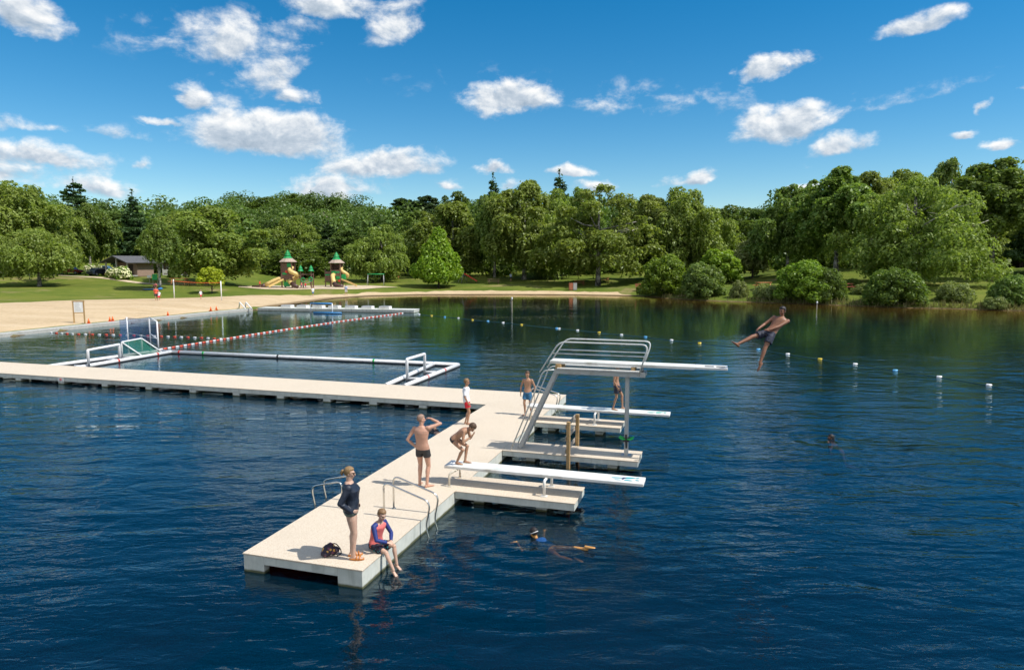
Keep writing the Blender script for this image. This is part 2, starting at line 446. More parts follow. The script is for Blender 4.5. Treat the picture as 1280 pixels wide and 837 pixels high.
def grid_axis(segs):
    out = []
    for a, b, st in segs: out += list(np.arange(a, b, st))
    return np.array(out + [segs[-1][1]])
gx = grid_axis([(-2500, -400, 300), (-400, -130, 15), (-130, -62, 2.0), (-62, 100, 1.0), (100, 260, 8), (260, 400, 20), (400, 2500, 300)])
gy = grid_axis([(-300, -20, 20), (-20, 40, 5), (40, 76, 1.0), (76, 150, .8), (150, 220, 3), (220, 540, 10), (540, 2800, 250)])
GX, GY = np.meshgrid(gx, gy)
far = np.clip((np.hypot(GX, GY) - 420) / 400, 0, 1)
GZ = height(GX, GY)
rng = np.random.default_rng(3)
nx = len(gx); ny = len(gy)
idx = np.arange(nx * ny).reshape(ny, nx)
quads = np.stack([idx[:-1, :-1], idx[:-1, 1:], idx[1:, 1:], idx[1:, :-1]], -1).reshape(-1, 4)
gme = np_mesh('ground', np.stack([GX, GY, GZ], -1).reshape(-1, 3), quads, True)

m, t, b = new_mat('meadow')
pos = t.n('ShaderNodeNewGeometry').outputs['Position']
big = t.noise(t.mapping(pos, (1, 1.6, 1)), .045, 5, .6); mid = t.noise(pos, .35, 5, .65); fine = t.noise(pos, 3.2, 6, .7)
g = t.ramp(t.math('ADD', t.math('MULTIPLY', big, .65), t.math('MULTIPLY', mid, .35)),
           [(.30, (.060, .104, .011)), (.46, (.095, .138, .017)), (.57, (.155, .180, .028)), (.76, (.235, .205, .055))])
g = t.mixc(t.math('MULTIPLY', t.smooth(fine, .35, .75), .45), g, (.15, .18, .03))
g = t.mixc(t.smooth(t.noise(pos, .12, 6, .7), .55, .70), g, (.26, .21, .095))          # worn dry patches
zz = t.n('ShaderNodeSeparateXYZ'); t.l(pos, zz.inputs[0])
mud = t.ramp(t.noise(pos, .8, 4), [(.3, (.09, .06, .03)), (.7, (.20, .15, .085))])
g = t.mixc(t.smooth(zz.outputs[2], .04, .16), mud, g)
t.l(g, b.inputs['Base Color']); b.inputs['Roughness'].default_value = .95; b.inputs['Specular IOR Level'].default_value = .15
t.l(t.bump(t.math('ADD', fine, t.noise(pos, 11, 3)), .7, .10), b.inputs['Normal'])
ground = link('ground', gme, m); tag(ground, kind='structure')

# beach: the sheet of sand between the water and the turf
def band(name, inner, outer, mat_, dz=.04, n=10, kind='structure'):
    """sheet draped on the ground between two lines of equal length"""
    V = []; cols = len(inner)
    for (p, q) in zip(inner, outer):
        for k in range(n + 1):
            f = k / n; V.append((p[0] * (1 - f) + q[0] * f, p[1] * (1 - f) + q[1] * f))
    V = np.array(V); z = height(V[:, 0], V[:, 1]) + dz
    ed = np.tile(np.arange(n + 1), cols)
    id_ = np.arange(len(V)).reshape(cols, n + 1)
    q = np.stack([id_[:-1, :-1], id_[1:, :-1], id_[1:, 1:], id_[:-1, 1:]], -1).reshape(-1, 4)
    o = link(name, np_mesh(name, np.column_stack([V, z]), q, True), mat_); tag(o, kind=kind); return o

def resample(pts, st):
    pts = [np.array(p[:2], float) for p in pts]; out = [pts[0]]
    for a, b_ in zip(pts, pts[1:]):
        k = max(1, int(np.hypot(*(b_ - a)) / st)); out += [a + (b_ - a) * (i + 1) / k for i in range(k)]
    return np.array(out)
def resample_n(pts, n):
    pts = np.array([p[:2] for p in pts], float); L = np.r_[0, np.cumsum(np.hypot(*(pts[1:] - pts[:-1]).T))]
    s_ = np.linspace(0, L[-1], n); return np.column_stack([np.interp(s_, L, pts[:, 0]), np.interp(s_, L, pts[:, 1])])

m, t, b = new_mat('sand')
pos = t.n('ShaderNodeNewGeometry').outputs['Position']
s1 = t.noise(t.mapping(pos, (.5, 1.2, 1)), .25, 6, .65); s2 = t.noise(pos, 2.6, 6, .7)
c = t.ramp(t.math('ADD', t.math('MULTIPLY', s1, .55), t.math('MULTIPLY', s2, .45)), [(.32, (.46, .34, .205)), (.5, (.60, .46, .30)), (.7, (.70, .565, .40))])
c = t.mixc(t.math('MULTIPLY', t.smooth(t.noise(t.mapping(pos, (.35, 1.5, 1)), .5, 5, .6), .56, .7), .45), c, (.36, .27, .165))
zz = t.n('ShaderNodeSeparateXYZ'); t.l(pos, zz.inputs[0])
c = t.mixc(t.smooth(zz.outputs[2], .07, .17), (.22, .155, .085), c); c = t.mixc(1.0, c, (.93, .92, .88), 'MULTIPLY')              # wet sand at the water's edge
t.l(c, b.inputs['Base Color']); b.inputs['Roughness'].default_value = .95; b.inputs['Specular IOR Level'].default_value = .2
t.l(t.bump(t.noise(pos, 3.5, 6, .7), .8, .08), b.inputs['Normal'])
M['sand'] = m
NB = 150
beach_in = resample_n(KERB[2:] + [(x, y) for x, y in BACK] + [a2(800, 370.6)], NB)
inl = [(-62, 20), (-70, 60), tuple(at(-60, 381, 1.0)[:2]), tuple(at(0, 379, .95)[:2]), tuple(at(100, 376.3, .9)[:2]), tuple(at(200, 373.6, .85)[:2]), tuple(at(270, 371.4, .8)[:2]),
       tuple(at(330, 369.6, .7)[:2]), tuple(at(400, 367.3, .6)[:2]), tuple(at(460, 365.2, .5)[:2]), tuple(at(560, 363.9, .4)[:2]), tuple(at(700, 364.6, .4)[:2]), tuple(at(770, 366.2, .3)[:2]), tuple(at(800, 369.8, .1)[:2])]
beach_out = resample_n(inl, NB)
jit = rng.normal(0, .25, (NB, 2)); beach_out = beach_out + jit
# match by normalised position along the land edge
band('beach', beach_in, beach_out, m, .045, 16)
# sandy play yard and the foot paths
pm = mat('path_gravel', (.56, .45, .31), .95, var=.15, scale=1.5, bump=.4)
def strip(name, pix, w_, mat_, z=1.5, dz=.05):
    P = [at(px, py, zz_) for px, py, zz_ in pix]
    P = resample(P, 1.5); T = np.gradient(P, axis=0); T /= np.hypot(*T.T)[:, None]; N_ = np.column_stack([-T[:, 1], T[:, 0]])
    wv = w_ * (1 + rng.normal(0, .08, (len(P), 1)))
    return band(name, P + N_ * wv / 2, P - N_ * wv / 2, mat_, dz, 3)
yard_in = [at(298, 362.2, 1.0), at(330, 362.8, 1.0), at(372, 362.6, 1.0), at(420, 361.6, 1.0), at(460, 360.6, 1.0), at(497, 359.0, 1.0)]
yard_out = [at(298, 361.0, 1.1), at(330, 358.0, 1.1), at(372, 357.0, 1.1), at(420, 356.8, 1.1), at(460, 357.2, 1.1), at(497, 358.2, 1.1)]
band('play_yard', resample_n(yard_in, 40), resample_n(yard_out, 40), pm, .06, 6)
strip('footpath', [(-20, 352, 2.0), (60, 352.5, 2.0), (130, 354, 1.9), (200, 356.5, 1.7), (262, 358, 1.5)], 1.6, pm)

# lake: the clear brown water as a body, its mirror on top
m = bpy.data.materials.new('lake_water'); m.use_nodes = True; t = NT(m.node_tree); m.node_tree.nodes.clear()
out = t.n('ShaderNodeOutputMaterial')
pos = t.n('ShaderNodeNewGeometry').outputs['Position']
def aniso(scale, rot, st, detail, rough=.55, dist=.4):
    return t.noise(t.mapping(pos, (st, 1, 1), (0, 0, R(rot))), scale, detail, rough, dist)
swell = aniso(.40, -14, .42, 2, .5, .6); rip = aniso(1.0, 8, .40, 2, .5, .9); rip2 = aniso(3.1, -24, .42, 3, .6, .6); fine_ = aniso(8.0, -10, .45, 2, .6, .4)
patch = t.smooth(t.noise(t.mapping(pos, (.6, 1, 1)), .055, 4, .6), .34, .66)
sepw = t.n('ShaderNodeSeparateXYZ'); t.l(pos, sepw.inputs[0])
calm = t.mixf(t.smooth(sepw.outputs[1], 22, 58), 1.0, .25)              # sheltered water under the far bank
calm = t.math('MULTIPLY', calm, t.mixf(t.smooth(sepw.outputs[1], 60, 105), 1.0, .45))
amp = t.math('MULTIPLY', t.mixf(patch, .48, 1.12), calm)
hgt = t.math('ADD', t.math('MULTIPLY', swell, .33), t.math('ADD', t.math('MULTIPLY', rip, .28), t.math('ADD', t.math('MULTIPLY', rip2, .125), t.math('MULTIPLY', fine_, .030))))
hgt = t.math('MULTIPLY', hgt, amp)
for cx_, cy_, ka, kl in ((.45, 13.7, 9.5, 2.2), (10.3, 21.9, 9.0, 1.6), (-2.2, 11.9, 11.0, 1.1)):      # rings spreading from the swimmers and the dangling feet
    dd_ = t.n('ShaderNodeVectorMath', operation='DISTANCE'); t.l(pos, dd_.inputs[0]); dd_.inputs[1].default_value = (cx_, cy_, 0)
    rr_ = t.math('ADD', dd_.outputs['Value'], t.math('MULTIPLY', rip, .8))
    ring = t.math('MULTIPLY', t.math('SINE', t.math('MULTIPLY', rr_, ka)), t.math('EXPONENT', t.math('MULTIPLY', dd_.outputs['Value'], -1 / kl)))
    hgt = t.math('MULTIPLY_ADD', ring, .040, hgt)
bm_ = t.bump(hgt, 1.0, .30)
gl = t.n('ShaderNodeBsdfGlossy'); gl.inputs['Roughness'].default_value = .03; t.l(bm_, gl.inputs['Normal'])
tr = t.n('ShaderNodeBsdfTransparent'); tr.inputs['Color'].default_value = (1, 1, 1, 1)
bankq = t.math('MULTIPLY_ADD', t.math('MAXIMUM', t.math('SUBTRACT', sepw.outputs[0], 10.0), 0.0), .9, sepw.outputs[1])      # how near the far bank
df = t.n('ShaderNodeBsdfDiffuse'); t.l(t.mixc(t.smooth(bankq, 78, 122), (.0003, .017, .033), (.110, .070, .012)), df.inputs['Color'])   # blue body out in the deep, peaty brown near the bank
body = t.n('ShaderNodeMixShader'); body.inputs[0].default_value = .55; t.l(tr.outputs[0], body.inputs[1]); t.l(df.outputs[0], body.inputs[2])
t.l(t.mixc(t.smooth(bankq, 70, 120), (.82, .97, 1.0), (1.0, .93, .80)), gl.inputs['Color'])  # reflection tint painted in: red held back offshore, warm brown toward the bank
fr = t.n('ShaderNodeFresnel'); fr.inputs['IOR'].default_value = 1.52; t.l(bm_, fr.inputs['Normal'])
mx = t.n('ShaderNodeMixShader'); t.l(fr.outputs[0], mx.inputs[0]); t.l(body.outputs[0], mx.inputs[1]); t.l(gl.outputs[0], mx.inputs[2])
t.l(mx.outputs[0], out.inputs['Surface'])
va = t.n('ShaderNodeVolumeAbsorption'); va.inputs['Color'].default_value = (.80, .52, .12, 1); va.inputs['Density'].default_value = 1.3
t.l(va.outputs[0], out.inputs['Volume'])
wm = MB(); wm.box((75, -20, -2.2), (440, 320, 4.4))
water = wm.obj('water', m); tag(water, kind='structure')
# concrete edge of the beach
kb = MB(); kp = [Vector((x, y, 0)) for x, y in resample(KERB[2:], 4.0)]
prof = []
for i, p in enumerate(kp):
    d = (kp[min(i + 1, len(kp) - 1)] - kp[max(i - 1, 0)]).normalized(); nrm = Vector((-d.y, d.x, 0))
    prof.append([kb.bm.verts.new(p + nrm * u_ + Vector((0, 0, z_))) for u_, z_ in ((-.02, -1.2), (0, .27), (.04, .30), (.62, .32), (.66, .28), (.66, -.3))])
for a, b_ in zip(prof, prof[1:]):
    for k in range(5): kb.bm.faces.new((a[k], a[k + 1], b_[k + 1], b_[k]))
kerb = kb.obj('kerb', M['stone_grey']); tag(kerb, kind='structure')
# ------------------------------------------------------------------ jetty and diving boards (jetty frame: a along, b to the right)
O0 = Vector((-2.68, 11.68, 0)); E1 = Vector((.292, .9564, 0)).normalized(); E2 = Vector((E1.y, -E1.x, 0))
JRZ = math.atan2(E2.y, E2.x)                      # local x = b, local y = a
def J(a, b, z=0.0): return O0 + E1 * a + E2 * b + Vector((0, 0, z))
DZ = .36
m, t, b_ = new_mat('deck_resin')
tc = t.n('ShaderNodeTexCoord').outputs['Object']
s1 = t.noise(tc, 55, 3, .7); s2 = t.noise(tc, .7, 6, .6); s3 = t.noise(tc, 14, 4, .6)
c = t.ramp(s1, [(.33, (.42, .31, .20)), (.47, (.625, .53, .415)), (.7, (.72, .65, .54))])
c = t.mixc(t.math('MULTIPLY', t.smooth(s2, .48, .7), .30), c, (.52, .44, .34))
c = t.mixc(t.math('MULTIPLY', t.smooth(s3, .55, .75), .18), c, (.48, .38, .27))
t.l(c, b_.inputs['Base Color']); b_.inputs['Roughness'].default_value = .9; b_.inputs['Specular IOR Level'].default_value = .25
t.l(t.bump(s1, .5, .01), b_.inputs['Normal'])
M['deck'] = m
m, t, b_ = new_mat('painted_concrete')
pos = t.n('ShaderNodeNewGeometry').outputs['Position']
zz = t.n('ShaderNodeSeparateXYZ'); t.l(pos, zz.inputs[0])
n1 = t.noise(pos, 3, 6, .65); n2 = t.noise(t.mapping(pos, (2.5, 2.5, .4)), 2.2, 5, .6)
c = t.ramp(n1, [(.3, (.50, .525, .48)), (.6, (.62, .64, .585)), (.8, (.67, .685, .62))])
c = t.mixc(t.math('MULTIPLY', t.smooth(n2, .5, .72), .55), c, (.34, .36, .31))
wet = t.math('SUBTRACT', t.math('ADD', zz.outputs[2], t.math('MULTIPLY', n1, .06)), .055)
c = t.mixc(t.smooth(wet, .0, .045), (.10, .105, .05), c)       # algae line where the water laps
t.l(c, b_.inputs['Base Color']); b_.inputs['Roughness'].default_value = .8
t.l(t.bump(t.noise(pos, 18, 5, .7), .4, .01), b_.inputs['Normal'])
M['conc'] = m

jetty = empty('jetty', O0, JRZ, 'L-shaped pale concrete jetty with beige speckled deck standing on pillars in the lake', 'jetty')
def jl(a, b, z=0.0): return Vector((b, a, z))     # inside the jetty empty
# deck slab (cover 3 cm, proud 1.5 cm) as an L
W_ = 2.52; A0 = 14.07; A1 = 16.82; FARB = -36.0
poly = [(.012, -.012), (.012, A1 + .012), (FARB, A1 + .012), (FARB, A0 - .012), (-W_ - .012, A0 - .012), (-W_ - .012, -.012)]
MB().prism(poly, DZ - .03, DZ).obj('deck', M['deck'], jetty, .006)
# side walls: hollow, with the low opening in the front face
sw = MB()
th = .14
sw.box((-th / 2, 8.41, (DZ - .032) / 2 - .06), (th, 16.81, DZ + .09))             # right side
sw.box((-W_ + th / 2, 7.03, (DZ - .032) / 2 - .06), (th, 14.05, DZ + .09))             # left side
sw.obj('side_wall', M['conc'], jetty, .008)
fw = MB()
fw.prism([(-.001, -0.0), (-.50, 0), (-.50, .16), (-.001, .16)], -.15, DZ - .031)
fw.prism([(-W_ + .001, 0), (-W_ + .45, 0), (-W_ + .45, .16), (-W_ + .001, .16)], -.15, DZ - .031)
fw.prism([(-.502, 0.002), (-W_ + .452, 0.002), (-W_ + .452, .158), (-.502, .158)], DZ - .185, DZ - .031)
fw.obj('front_wall', M['conc'], jetty, .006)
# edge beams of the long arm
eb = MB()
eb.box(((FARB - W_) / 2 - .02, A0 + .07, DZ - .121), (FARB * -1 - W_ - .04, .14, .18))
eb.obj('edge_beam', M['conc'], jetty, .006)
eb = MB(); eb.box((FARB / 2, A1 - .08, DZ - .121), (-FARB - .02, .14, .18)); eb.obj('edge_beam', M['conc'], jetty, .006)
sb = MB(); sb.box(((FARB - W_) / 2, (A0 + A1) / 2, DZ - .10), (-FARB - W_ - .1, A1 - A0 - .32, .12)); sb.box((-W_ / 2, 8.4, DZ - .1), (W_ - .32, 16.3, .12)); sb.obj('slab', M['conc'], jetty)
bpos = []
for px in (22, 76, 130, 185, 241, 296, 351, 409, 468, 531):
    # pillars as the photograph spaces them along the near edge
    best = min(((abs((O0 + E1 * (A0 + .3) + E2 * bb).x * 1.0 - 0 - (px - 640) / CF * (O0 + E1 * (A0 + .3) + E2 * bb).y), bb) for bb in [x * -.05 for x in range(52, 720)]))
    bpos.append(best[1])
for bb in bpos + [-28.5, -32.5]:
    pm_ = MB(); pm_.box((bb, A0 + .215, -1.4), (.34, .43, 3.2)); pm_.obj('pillar', M['conc'], jetty, .01)
    pm_ = MB(); pm_.box((bb, A1 - .40, -1.4), (.34, .40, 3.2)); pm_.obj('pillar', M['conc'], jetty, .01)
for aa, bb in ((4.0, -.6), (4.0, -1.9), (9, -.6), (9, -1.9), (13, -.6), (13, -1.9)):
    pm_ = MB(); pm_.box((bb, aa, -1.5), (.4, .4, 3.3)); pm_.obj('pillar', M['conc'], jetty)
# small depth plate on one of the pillars
sgn = MB(); sgn.box((bpos[1] + .02, A0 - .02, DZ - .13), (.34, .012, .16)); dp = sgn.obj('depth_plate', M['white_plastic'], jetty)
sgn = MB(); sgn.tube([(bpos[1] + .02 + .05 * math.cos(k * math.pi / 8), A0 - .03, DZ - .13 + .05 * math.sin(k * math.pi / 8)) for k in range(16)], .012, 6, closed=True)
sgn.bar((bpos[1] - .02, A0 - .03, DZ - .165), (bpos[1] + .06, A0 - .03, DZ - .095), .012, .012, up=(0, 1, 0)); so = sgn.obj('prohibition_mark', M['red_plastic'], dp)

# side platforms -------------------------------------------------------------
def platform(a0, a1, b1, pillar_b, label, th_=.15):
    e = empty('diving_platform', J(a0, 0, 0), JRZ, label, 'platform', 'concrete platforms under the diving boards')
    wd = a1 - a0
    MB().prism([(.016, 0), (b1, 0), (b1, wd), (.016, wd)], DZ - .03, DZ - .002).obj('deck', M['deck'], e, .005)
    MB().prism([(.016, .012), (b1 - .012, .012), (b1 - .012, wd - .012), (.016, wd - .012)], DZ - th_, DZ - .031).obj('slab', M['conc'], e, .006)
    MB().box((pillar_b, wd / 2, -1.5 + (DZ - th_) / 2 - .001), (.26, wd * .62, 3.0 + DZ - th_)).obj('pillar', M['conc'], e, .01)
    MB().box((pillar_b * .25, wd / 2, -1.5 + (DZ - th_) / 2 - .001), (.26, wd * .55, 3.0 + DZ - th_)).obj('pillar', M['conc'], e, .01)
    return e
P1A, P1B = 4.42, 5.62; P2A, P2B = 8.15, 9.22; P3A, P3B = 11.80, 12.90
platform(P1A, P1B, 2.95, 2.1, 'nearest concrete side platform, under the low board the crouching boy stands on', .19)
platform(P2A, P2B, 3.95, 3.2, 'middle concrete side platform carrying the high diving board tower and the wooden barrier', .17)
platform(P3A, P3B, 2.95, 2.2, 'farthest concrete side platform, under the low board behind the high tower', .17)

# low boards ------------------------------------------------------------------
def board_mesh(L, w_, th_, slots=False):
    b = MB()
    n = 12
    for k in range(n):
        pass
    if slots:
        b.prism([(0, -w_ / 2), (L - .86, -w_ / 2), (L - .86, w_ / 2), (0, w_ / 2)], -th_, 0)
        for y0 in (-w_ / 2, -.05, w_ / 2 - .08):
            pass
        b.prism([(L - .858, -w_ / 2), (L, -w_ / 2), (L, -w_ / 2 + .1), (L - .858, -w_ / 2 + .1)], -th_ * .8, -.002)
        b.prism([(L - .858, w_ / 2 - .1), (L, w_ / 2 - .1), (L, w_ / 2), (L - .858, w_ / 2)], -th_ * .8, -.002)
        b.prism([(L - .86, -w_ / 2 + .102), (L - .60, -w_ / 2 + .102), (L - .60, w_ / 2 - .102), (L - .86, w_ / 2 - .102)], -th_ * .8, -.006)
        b.prism([(L - .36, -w_ / 2 + .102), (L - .30, -w_ / 2 + .102), (L - .30, w_ / 2 - .102), (L - .36, w_ / 2 - .102)], -th_ * .8, -.003)
        b.prism([(L - .06, -w_ / 2 + .102), (L - .003, -w_ / 2 + .102), (L - .003, w_ / 2 - .102), (L - .06, w_ / 2 - .102)], -th_ * .8, -.003)
    else:
        b.prism([(0, -w_ / 2), (L, -w_ / 2), (L, w_ / 2), (0, w_ / 2)], -th_, 0)
    return b
def logo(parent, L, w_, z, mats):
    """the printed flash near the tip: two leaping shapes and dashes"""
    def leaf(b, x, y, l, wd, ang):
        c, s_ = math.cos(ang), math.sin(ang); P = []
        for k in range(12):
            q = k / 12 * 2 * math.pi; px = l / 2 * math.cos(q); py = wd / 2 * math.sin(q) * (1 - .35 * math.cos(q))
            P.append((x + px * c - py * s_, y + px * s_ + py * c, z))
        b.poly(P)
    b = MB(); leaf(b, L - .34, .08, .26, .10, .25); leaf(b, L - .36, -.10, .20, .07, -.1); leaf(b, L - .62, .02, .30, .06, .12); leaf(b, L - .60, -.12, .16, .04, 0); leaf(b, L - .17, .12, .10, .05, .7); leaf(b, L - .16, -.05, .10, .05, -.5)
    b.obj('printed_mark', M[mats[0]], parent)
    if len(mats) > 1:
        b = MB(); leaf(b, L - .47, .05, .10, .08, .5); leaf(b, L - .49, -.04, .06, .06, 0); b.obj('printed_mark', M[mats[1]], parent)
def low_board(ac, b0, label, bmid, z, mats):
    e = empty('diving_board', J(ac, b0, 0), JRZ, label, 'diving board', 'low diving boards')
    L = 4.86
    bd = board_mesh(L, .5, .075).obj('board', M['white_paint'], e, .012)
    bd.location = (0, 0, z)
    g = MB(); g.prism([(.35, -.2), (L - .9, -.2), (L - .9, .2), (.35, .2)], .0, .004); gp = g.obj('grip_sheet', M['grip'], bd)
    logo(bd, L, .5, .006, mats)
    # rear stand: two posts with bent arms and an axle, front fulcrum: two bent posts and a roller
    for k, sy in ((0, -1), (1, 1)):
        p = MB(); p.tube(round_path([(.18, sy * .36, DZ), (.18, sy * .36, z - .17), (.32, sy * .26, z - .085)], .06), .026, 10); p.box((.18, sy * .36, DZ + .006), (.13, .13, .012)); p.obj('rear_post', M['post_rust'], e)
    p = MB(); p.tube([(.32, -.31, z - .10), (.32, .31, z - .10)], .022, 8); p.box((.32, 0, z - .083), (.10, .46, .014)); p.obj('hinge_bar', M['post_rust'], e)
    bx = bmid - b0
    for sy in (-1, 1):
        p = MB(); p.tube(round_path([(bx, sy * .37, DZ), (bx, sy * .37, z - .105), (bx + .02, sy * .20, z - .10)], .07), .034, 10); p.box((bx, sy * .37, DZ + .006), (.15, .15, .012)); p.obj('front_post', M['white_paint'], e)
    p = MB(); p.tube([(bx, -.24, z - .108), (bx, .24, z - .108)], .03, 10); p.obj('roller', M['black_rubber'], e)
    return e
M['grip'] = mat('grip', (.70, .73, .69), .85, var=.07, scale=30, dirt=(.52, .56, .52), dscale=1.1)
M['post_rust'] = mat('post_rust', (.62, .57, .48), .5, .1, dirt=(.28, .15, .06), dscale=7, var=.1)
BZ = .84
low_board(5.06, -.42, 'nearest low white diving board, with the crouching boy at its inner end', 2.16, BZ, ['teal_print', 'navy_print'])
low_board(12.35, -.36, 'low white diving board behind the high tower, a boy walking out along it', 2.05, BZ, ['green_print'])

# high board -------------------------------------------------------------------
HBA = 8.66; HZ = 3.02
hb = empty('high_diving_board', J(HBA, 0, 0), JRZ, 'high white diving board on a grey steel tower with steep ladder and tubular rails', 'diving board')
bd = board_mesh(4.86, .5, .085, True).obj('board', M['white_paint'], hb, .01); bd.location = (1.36, 0, HZ)
g = MB(); g.prism([(.3, -.2), (3.9, -.2), (3.9, .2), (.3, .2)], 0, .004); g.obj('grip_sheet', M['grip'], bd)
# post
p = MB(); p.box((3.55, 0, (DZ + HZ - .38) / 2), (.11, .13, HZ - .38 - DZ)); p.box((3.55, 0, DZ + .01), (.28, .28, .02)); p.obj('post', M['grey_steel'], hb, .008)
# frame under the board
p = MB()
for sy in (-.24, .24): p.bar((1.52, sy, HZ - .30), (4.06, sy, HZ - .30), .06, .13)
for bx in (1.56, 2.4, 3.52, 4.02): p.bar((bx, -.205, HZ - .29), (bx, .205, HZ - .29), .08, .10)
p.box((3.52, 0, HZ - .37), (.34, .5, .02))
p.obj('frame', M['grey_steel'], hb, .006)
for sx, sw_, sl in ((1.62, .16, .62), (3.72, .10, .5)):
    p = MB(); p.box((sx, 0, HZ - .16), (sw_, sl, .13)); p.obj('board_seat', M['wood_post'], hb, .008)
# platform boards beside the board
for sy in (-.315, .315):
    p = MB(); p.box((2.75, sy, HZ - .195), (2.3, .11, .03)); p.obj('foot_plank', M['white_paint'], hb)
# stair: two stringers, treads
st = []
for sy in (-.17, .17):
    p = MB(); p.bar((.44, sy, DZ), (1.56, sy, HZ - .25), .045, .115); p.obj('stringer', M['grey_steel'], hb, .005)
for k in range(10):
    f = (k + .7) / 10.4; bx = .44 + 1.12 * f; z = DZ + (HZ - .25 - DZ) * f
    p = MB(); p.box((bx, 0, z), (.10, .29, .03)); p.obj('tread', M['grey_steel'], hb)
# stair rails and guard rails
for sy in (-.37, .37):
    p = MB(); p.tube(round_path([(.24, sy, DZ), (1.10, sy, HZ - .55), (1.20, sy, HZ - .28), (1.52, sy, HZ - .24)], .16), .020, 10); p.obj('stair_rail', M['rail'] if 'rail' in M else M['grey_steel'], hb)
M['rail'] = mat('rail', (.62, .63, .61), .4, .15, dirt=(.45, .42, .36), dscale=5, var=.05)
for sy in (-.43, .43):
    p = MB(); p.tube(round_path([(1.12, sy, HZ - .32), (1.68, sy, HZ + .57), (4.16, sy, HZ + .57), (3.90, sy, HZ - .30)], .20), .021, 12)
    p.tube([(1.485, sy, HZ + .24), (4.06, sy, HZ + .24)], .016, 10)
    p.obj('guard_rail', M['rail'], hb)
for o in hb.children:
    if o.name.startswith('stair_rail'): o.data.materials.clear(); o.data.materials.append(M['rail'])

# green cleat clamped round the post
cl = empty('mooring_cleat', J(HBA, 3.55, DZ + .50), JRZ, 'green cleat with black straps clamped round the post of the high board', 'cleat')
b = MB()
for sy in (-.092, .092):
    b.tube(round_path([(-.20, sy * .9, .03), (-.13, sy, -.01), (.13, sy, -.01), (.20, sy * .9, .03)], .07), .024, 8)
b.obj('horn', M['green_plastic'], cl)
b = MB(); b.box((0, -.077, -.03), (.15, .02, .11)); b.box((0, .077, -.03), (.15, .02, .11)); b.box((-.066, 0, -.03), (.018, .134, .11)); b.box((.066, 0, -.03), (.018, .134, .11)); b.obj('strap', M['black_rubber'], cl)
b = MB(); b.bar((.0, -.115, .13), (.02, -.125, -.26), .05, .018, up=(0, 1, 0)); b.obj('loose_strap', M['black_rubber'], cl)

# wooden barrier
wb = empty('wooden_barrier', J(8.10, 2.0, 0), JRZ, 'weathered wooden barrier of two posts and grey slats across the middle platform', 'barrier')
for yy, z0, z1 in ((-.03, -1.6, 1.36), (1.24, -1.6, 1.30)):
    b = MB(); b.bar((0, yy, z0), (0, yy, z1), .10, .095); b.obj('post', M['wood_post'], wb, .01)
for z in (.50, .86, 1.20):
    b = MB(); b.bar((-.075, -.07, z), (-.075, 1.32, z + .02), .028, .12); b.obj('slat', M['wood_grey'], wb, .004)

# stainless ladders ------------------------------------------------------------
def ladder(a, bedge, sgn, label, gap=.46, reach=.85, hgt=.76):
    """sgn +1: over the right edge, -1: over the left edge"""
    e = empty('bathing_ladder', J(a, bedge, 0), JRZ, label, 'ladder', 'stainless ladders on the jetty')
    for sy in (-gap / 2, gap / 2):
        P = [(-sgn * reach, sy, DZ), (-sgn * reach, sy, DZ + hgt), (sgn * .24, sy, DZ + .42), (sgn * .13, sy, DZ - .12), (sgn * .20, sy, -.02), (sgn * .48, sy, -1.0)]
        b = MB(); b.tube(round_path(P, .17, 6), .021, 12); b.obj('rail', M['stainless'], e)
        b = MB(); b.tube([(-sgn * reach, sy, DZ), (-sgn * reach, sy, DZ + .015)], .045, 12); b.obj('base_flange', M['stainless'], e)
    for k, (x, z) in enumerate(((.21, -.05), (.29, -.34), (.37, -.63))):
        b = MB(); b.box((sgn * x, 0, z), (.11, gap - .03, .03)); b.obj('tread', M['stainless'], e)
    return e
ladder(2.70, 0, 1, 'stainless bathing ladder beside the seated boy, curving down into the water')
ladder(2.86, -W_, -1, 'stainless bathing ladder on the left edge, half hidden behind the woman', .46, .55, .62)
ladder(14.55, 0, 1, 'stainless bathing ladder at the far corner, behind the boy in blue trunks', .46, .8, .72)
# ------------------------------------------------------------------ water polo field, ropes, buoys, starting jetty
def pipe(b, p, q, r=.075, mat=0): b.tube([p, q], r, 10, mat)
def Z(v, z): return Vector((v.x, v.y, z))
pc = [at(200, 440, .05), at(573, 457, .05)]           # far side of the field
L0 = at(62, 462, .05)
fld = empty('polo_field', (0, 0, 0), 0, 'white floating pipe frame marking out the water polo field beside the jetty', 'floating frame')
def floatpipe(p, q, name='float_pipe', r=.105):
    b = MB(); b.tube([Z(p, .11), Z(q, .11)], r, 12); o = b.obj(name, M['white_plastic'], fld)
    b = MB(); b.tube([Z(p, .02), Z(q, .02)], r * .9, 10); b.obj('black_float', M['black_rubber'], o)
    return o
Pf0, Pf1 = pc
floatpipe(Pf0, Pf1)
dl = (L0 - Pf0).normalized(); dn_ = (Pf1 - Pf0).normalized()
floatpipe(Pf0 + dn_ * .9, L0 + dn_ * 1.1); floatpipe(Pf0 - dn_ * .25, L0 - dn_ * .9)
R0 = at(482, 483, .05); R1 = at(543, 455.5, .05); R2 = at(505, 484, .05)
floatpipe(R1, R0); floatpipe(Pf1, R2)
g1 = at(509, 474, .05); g2 = at(531, 466, .05)
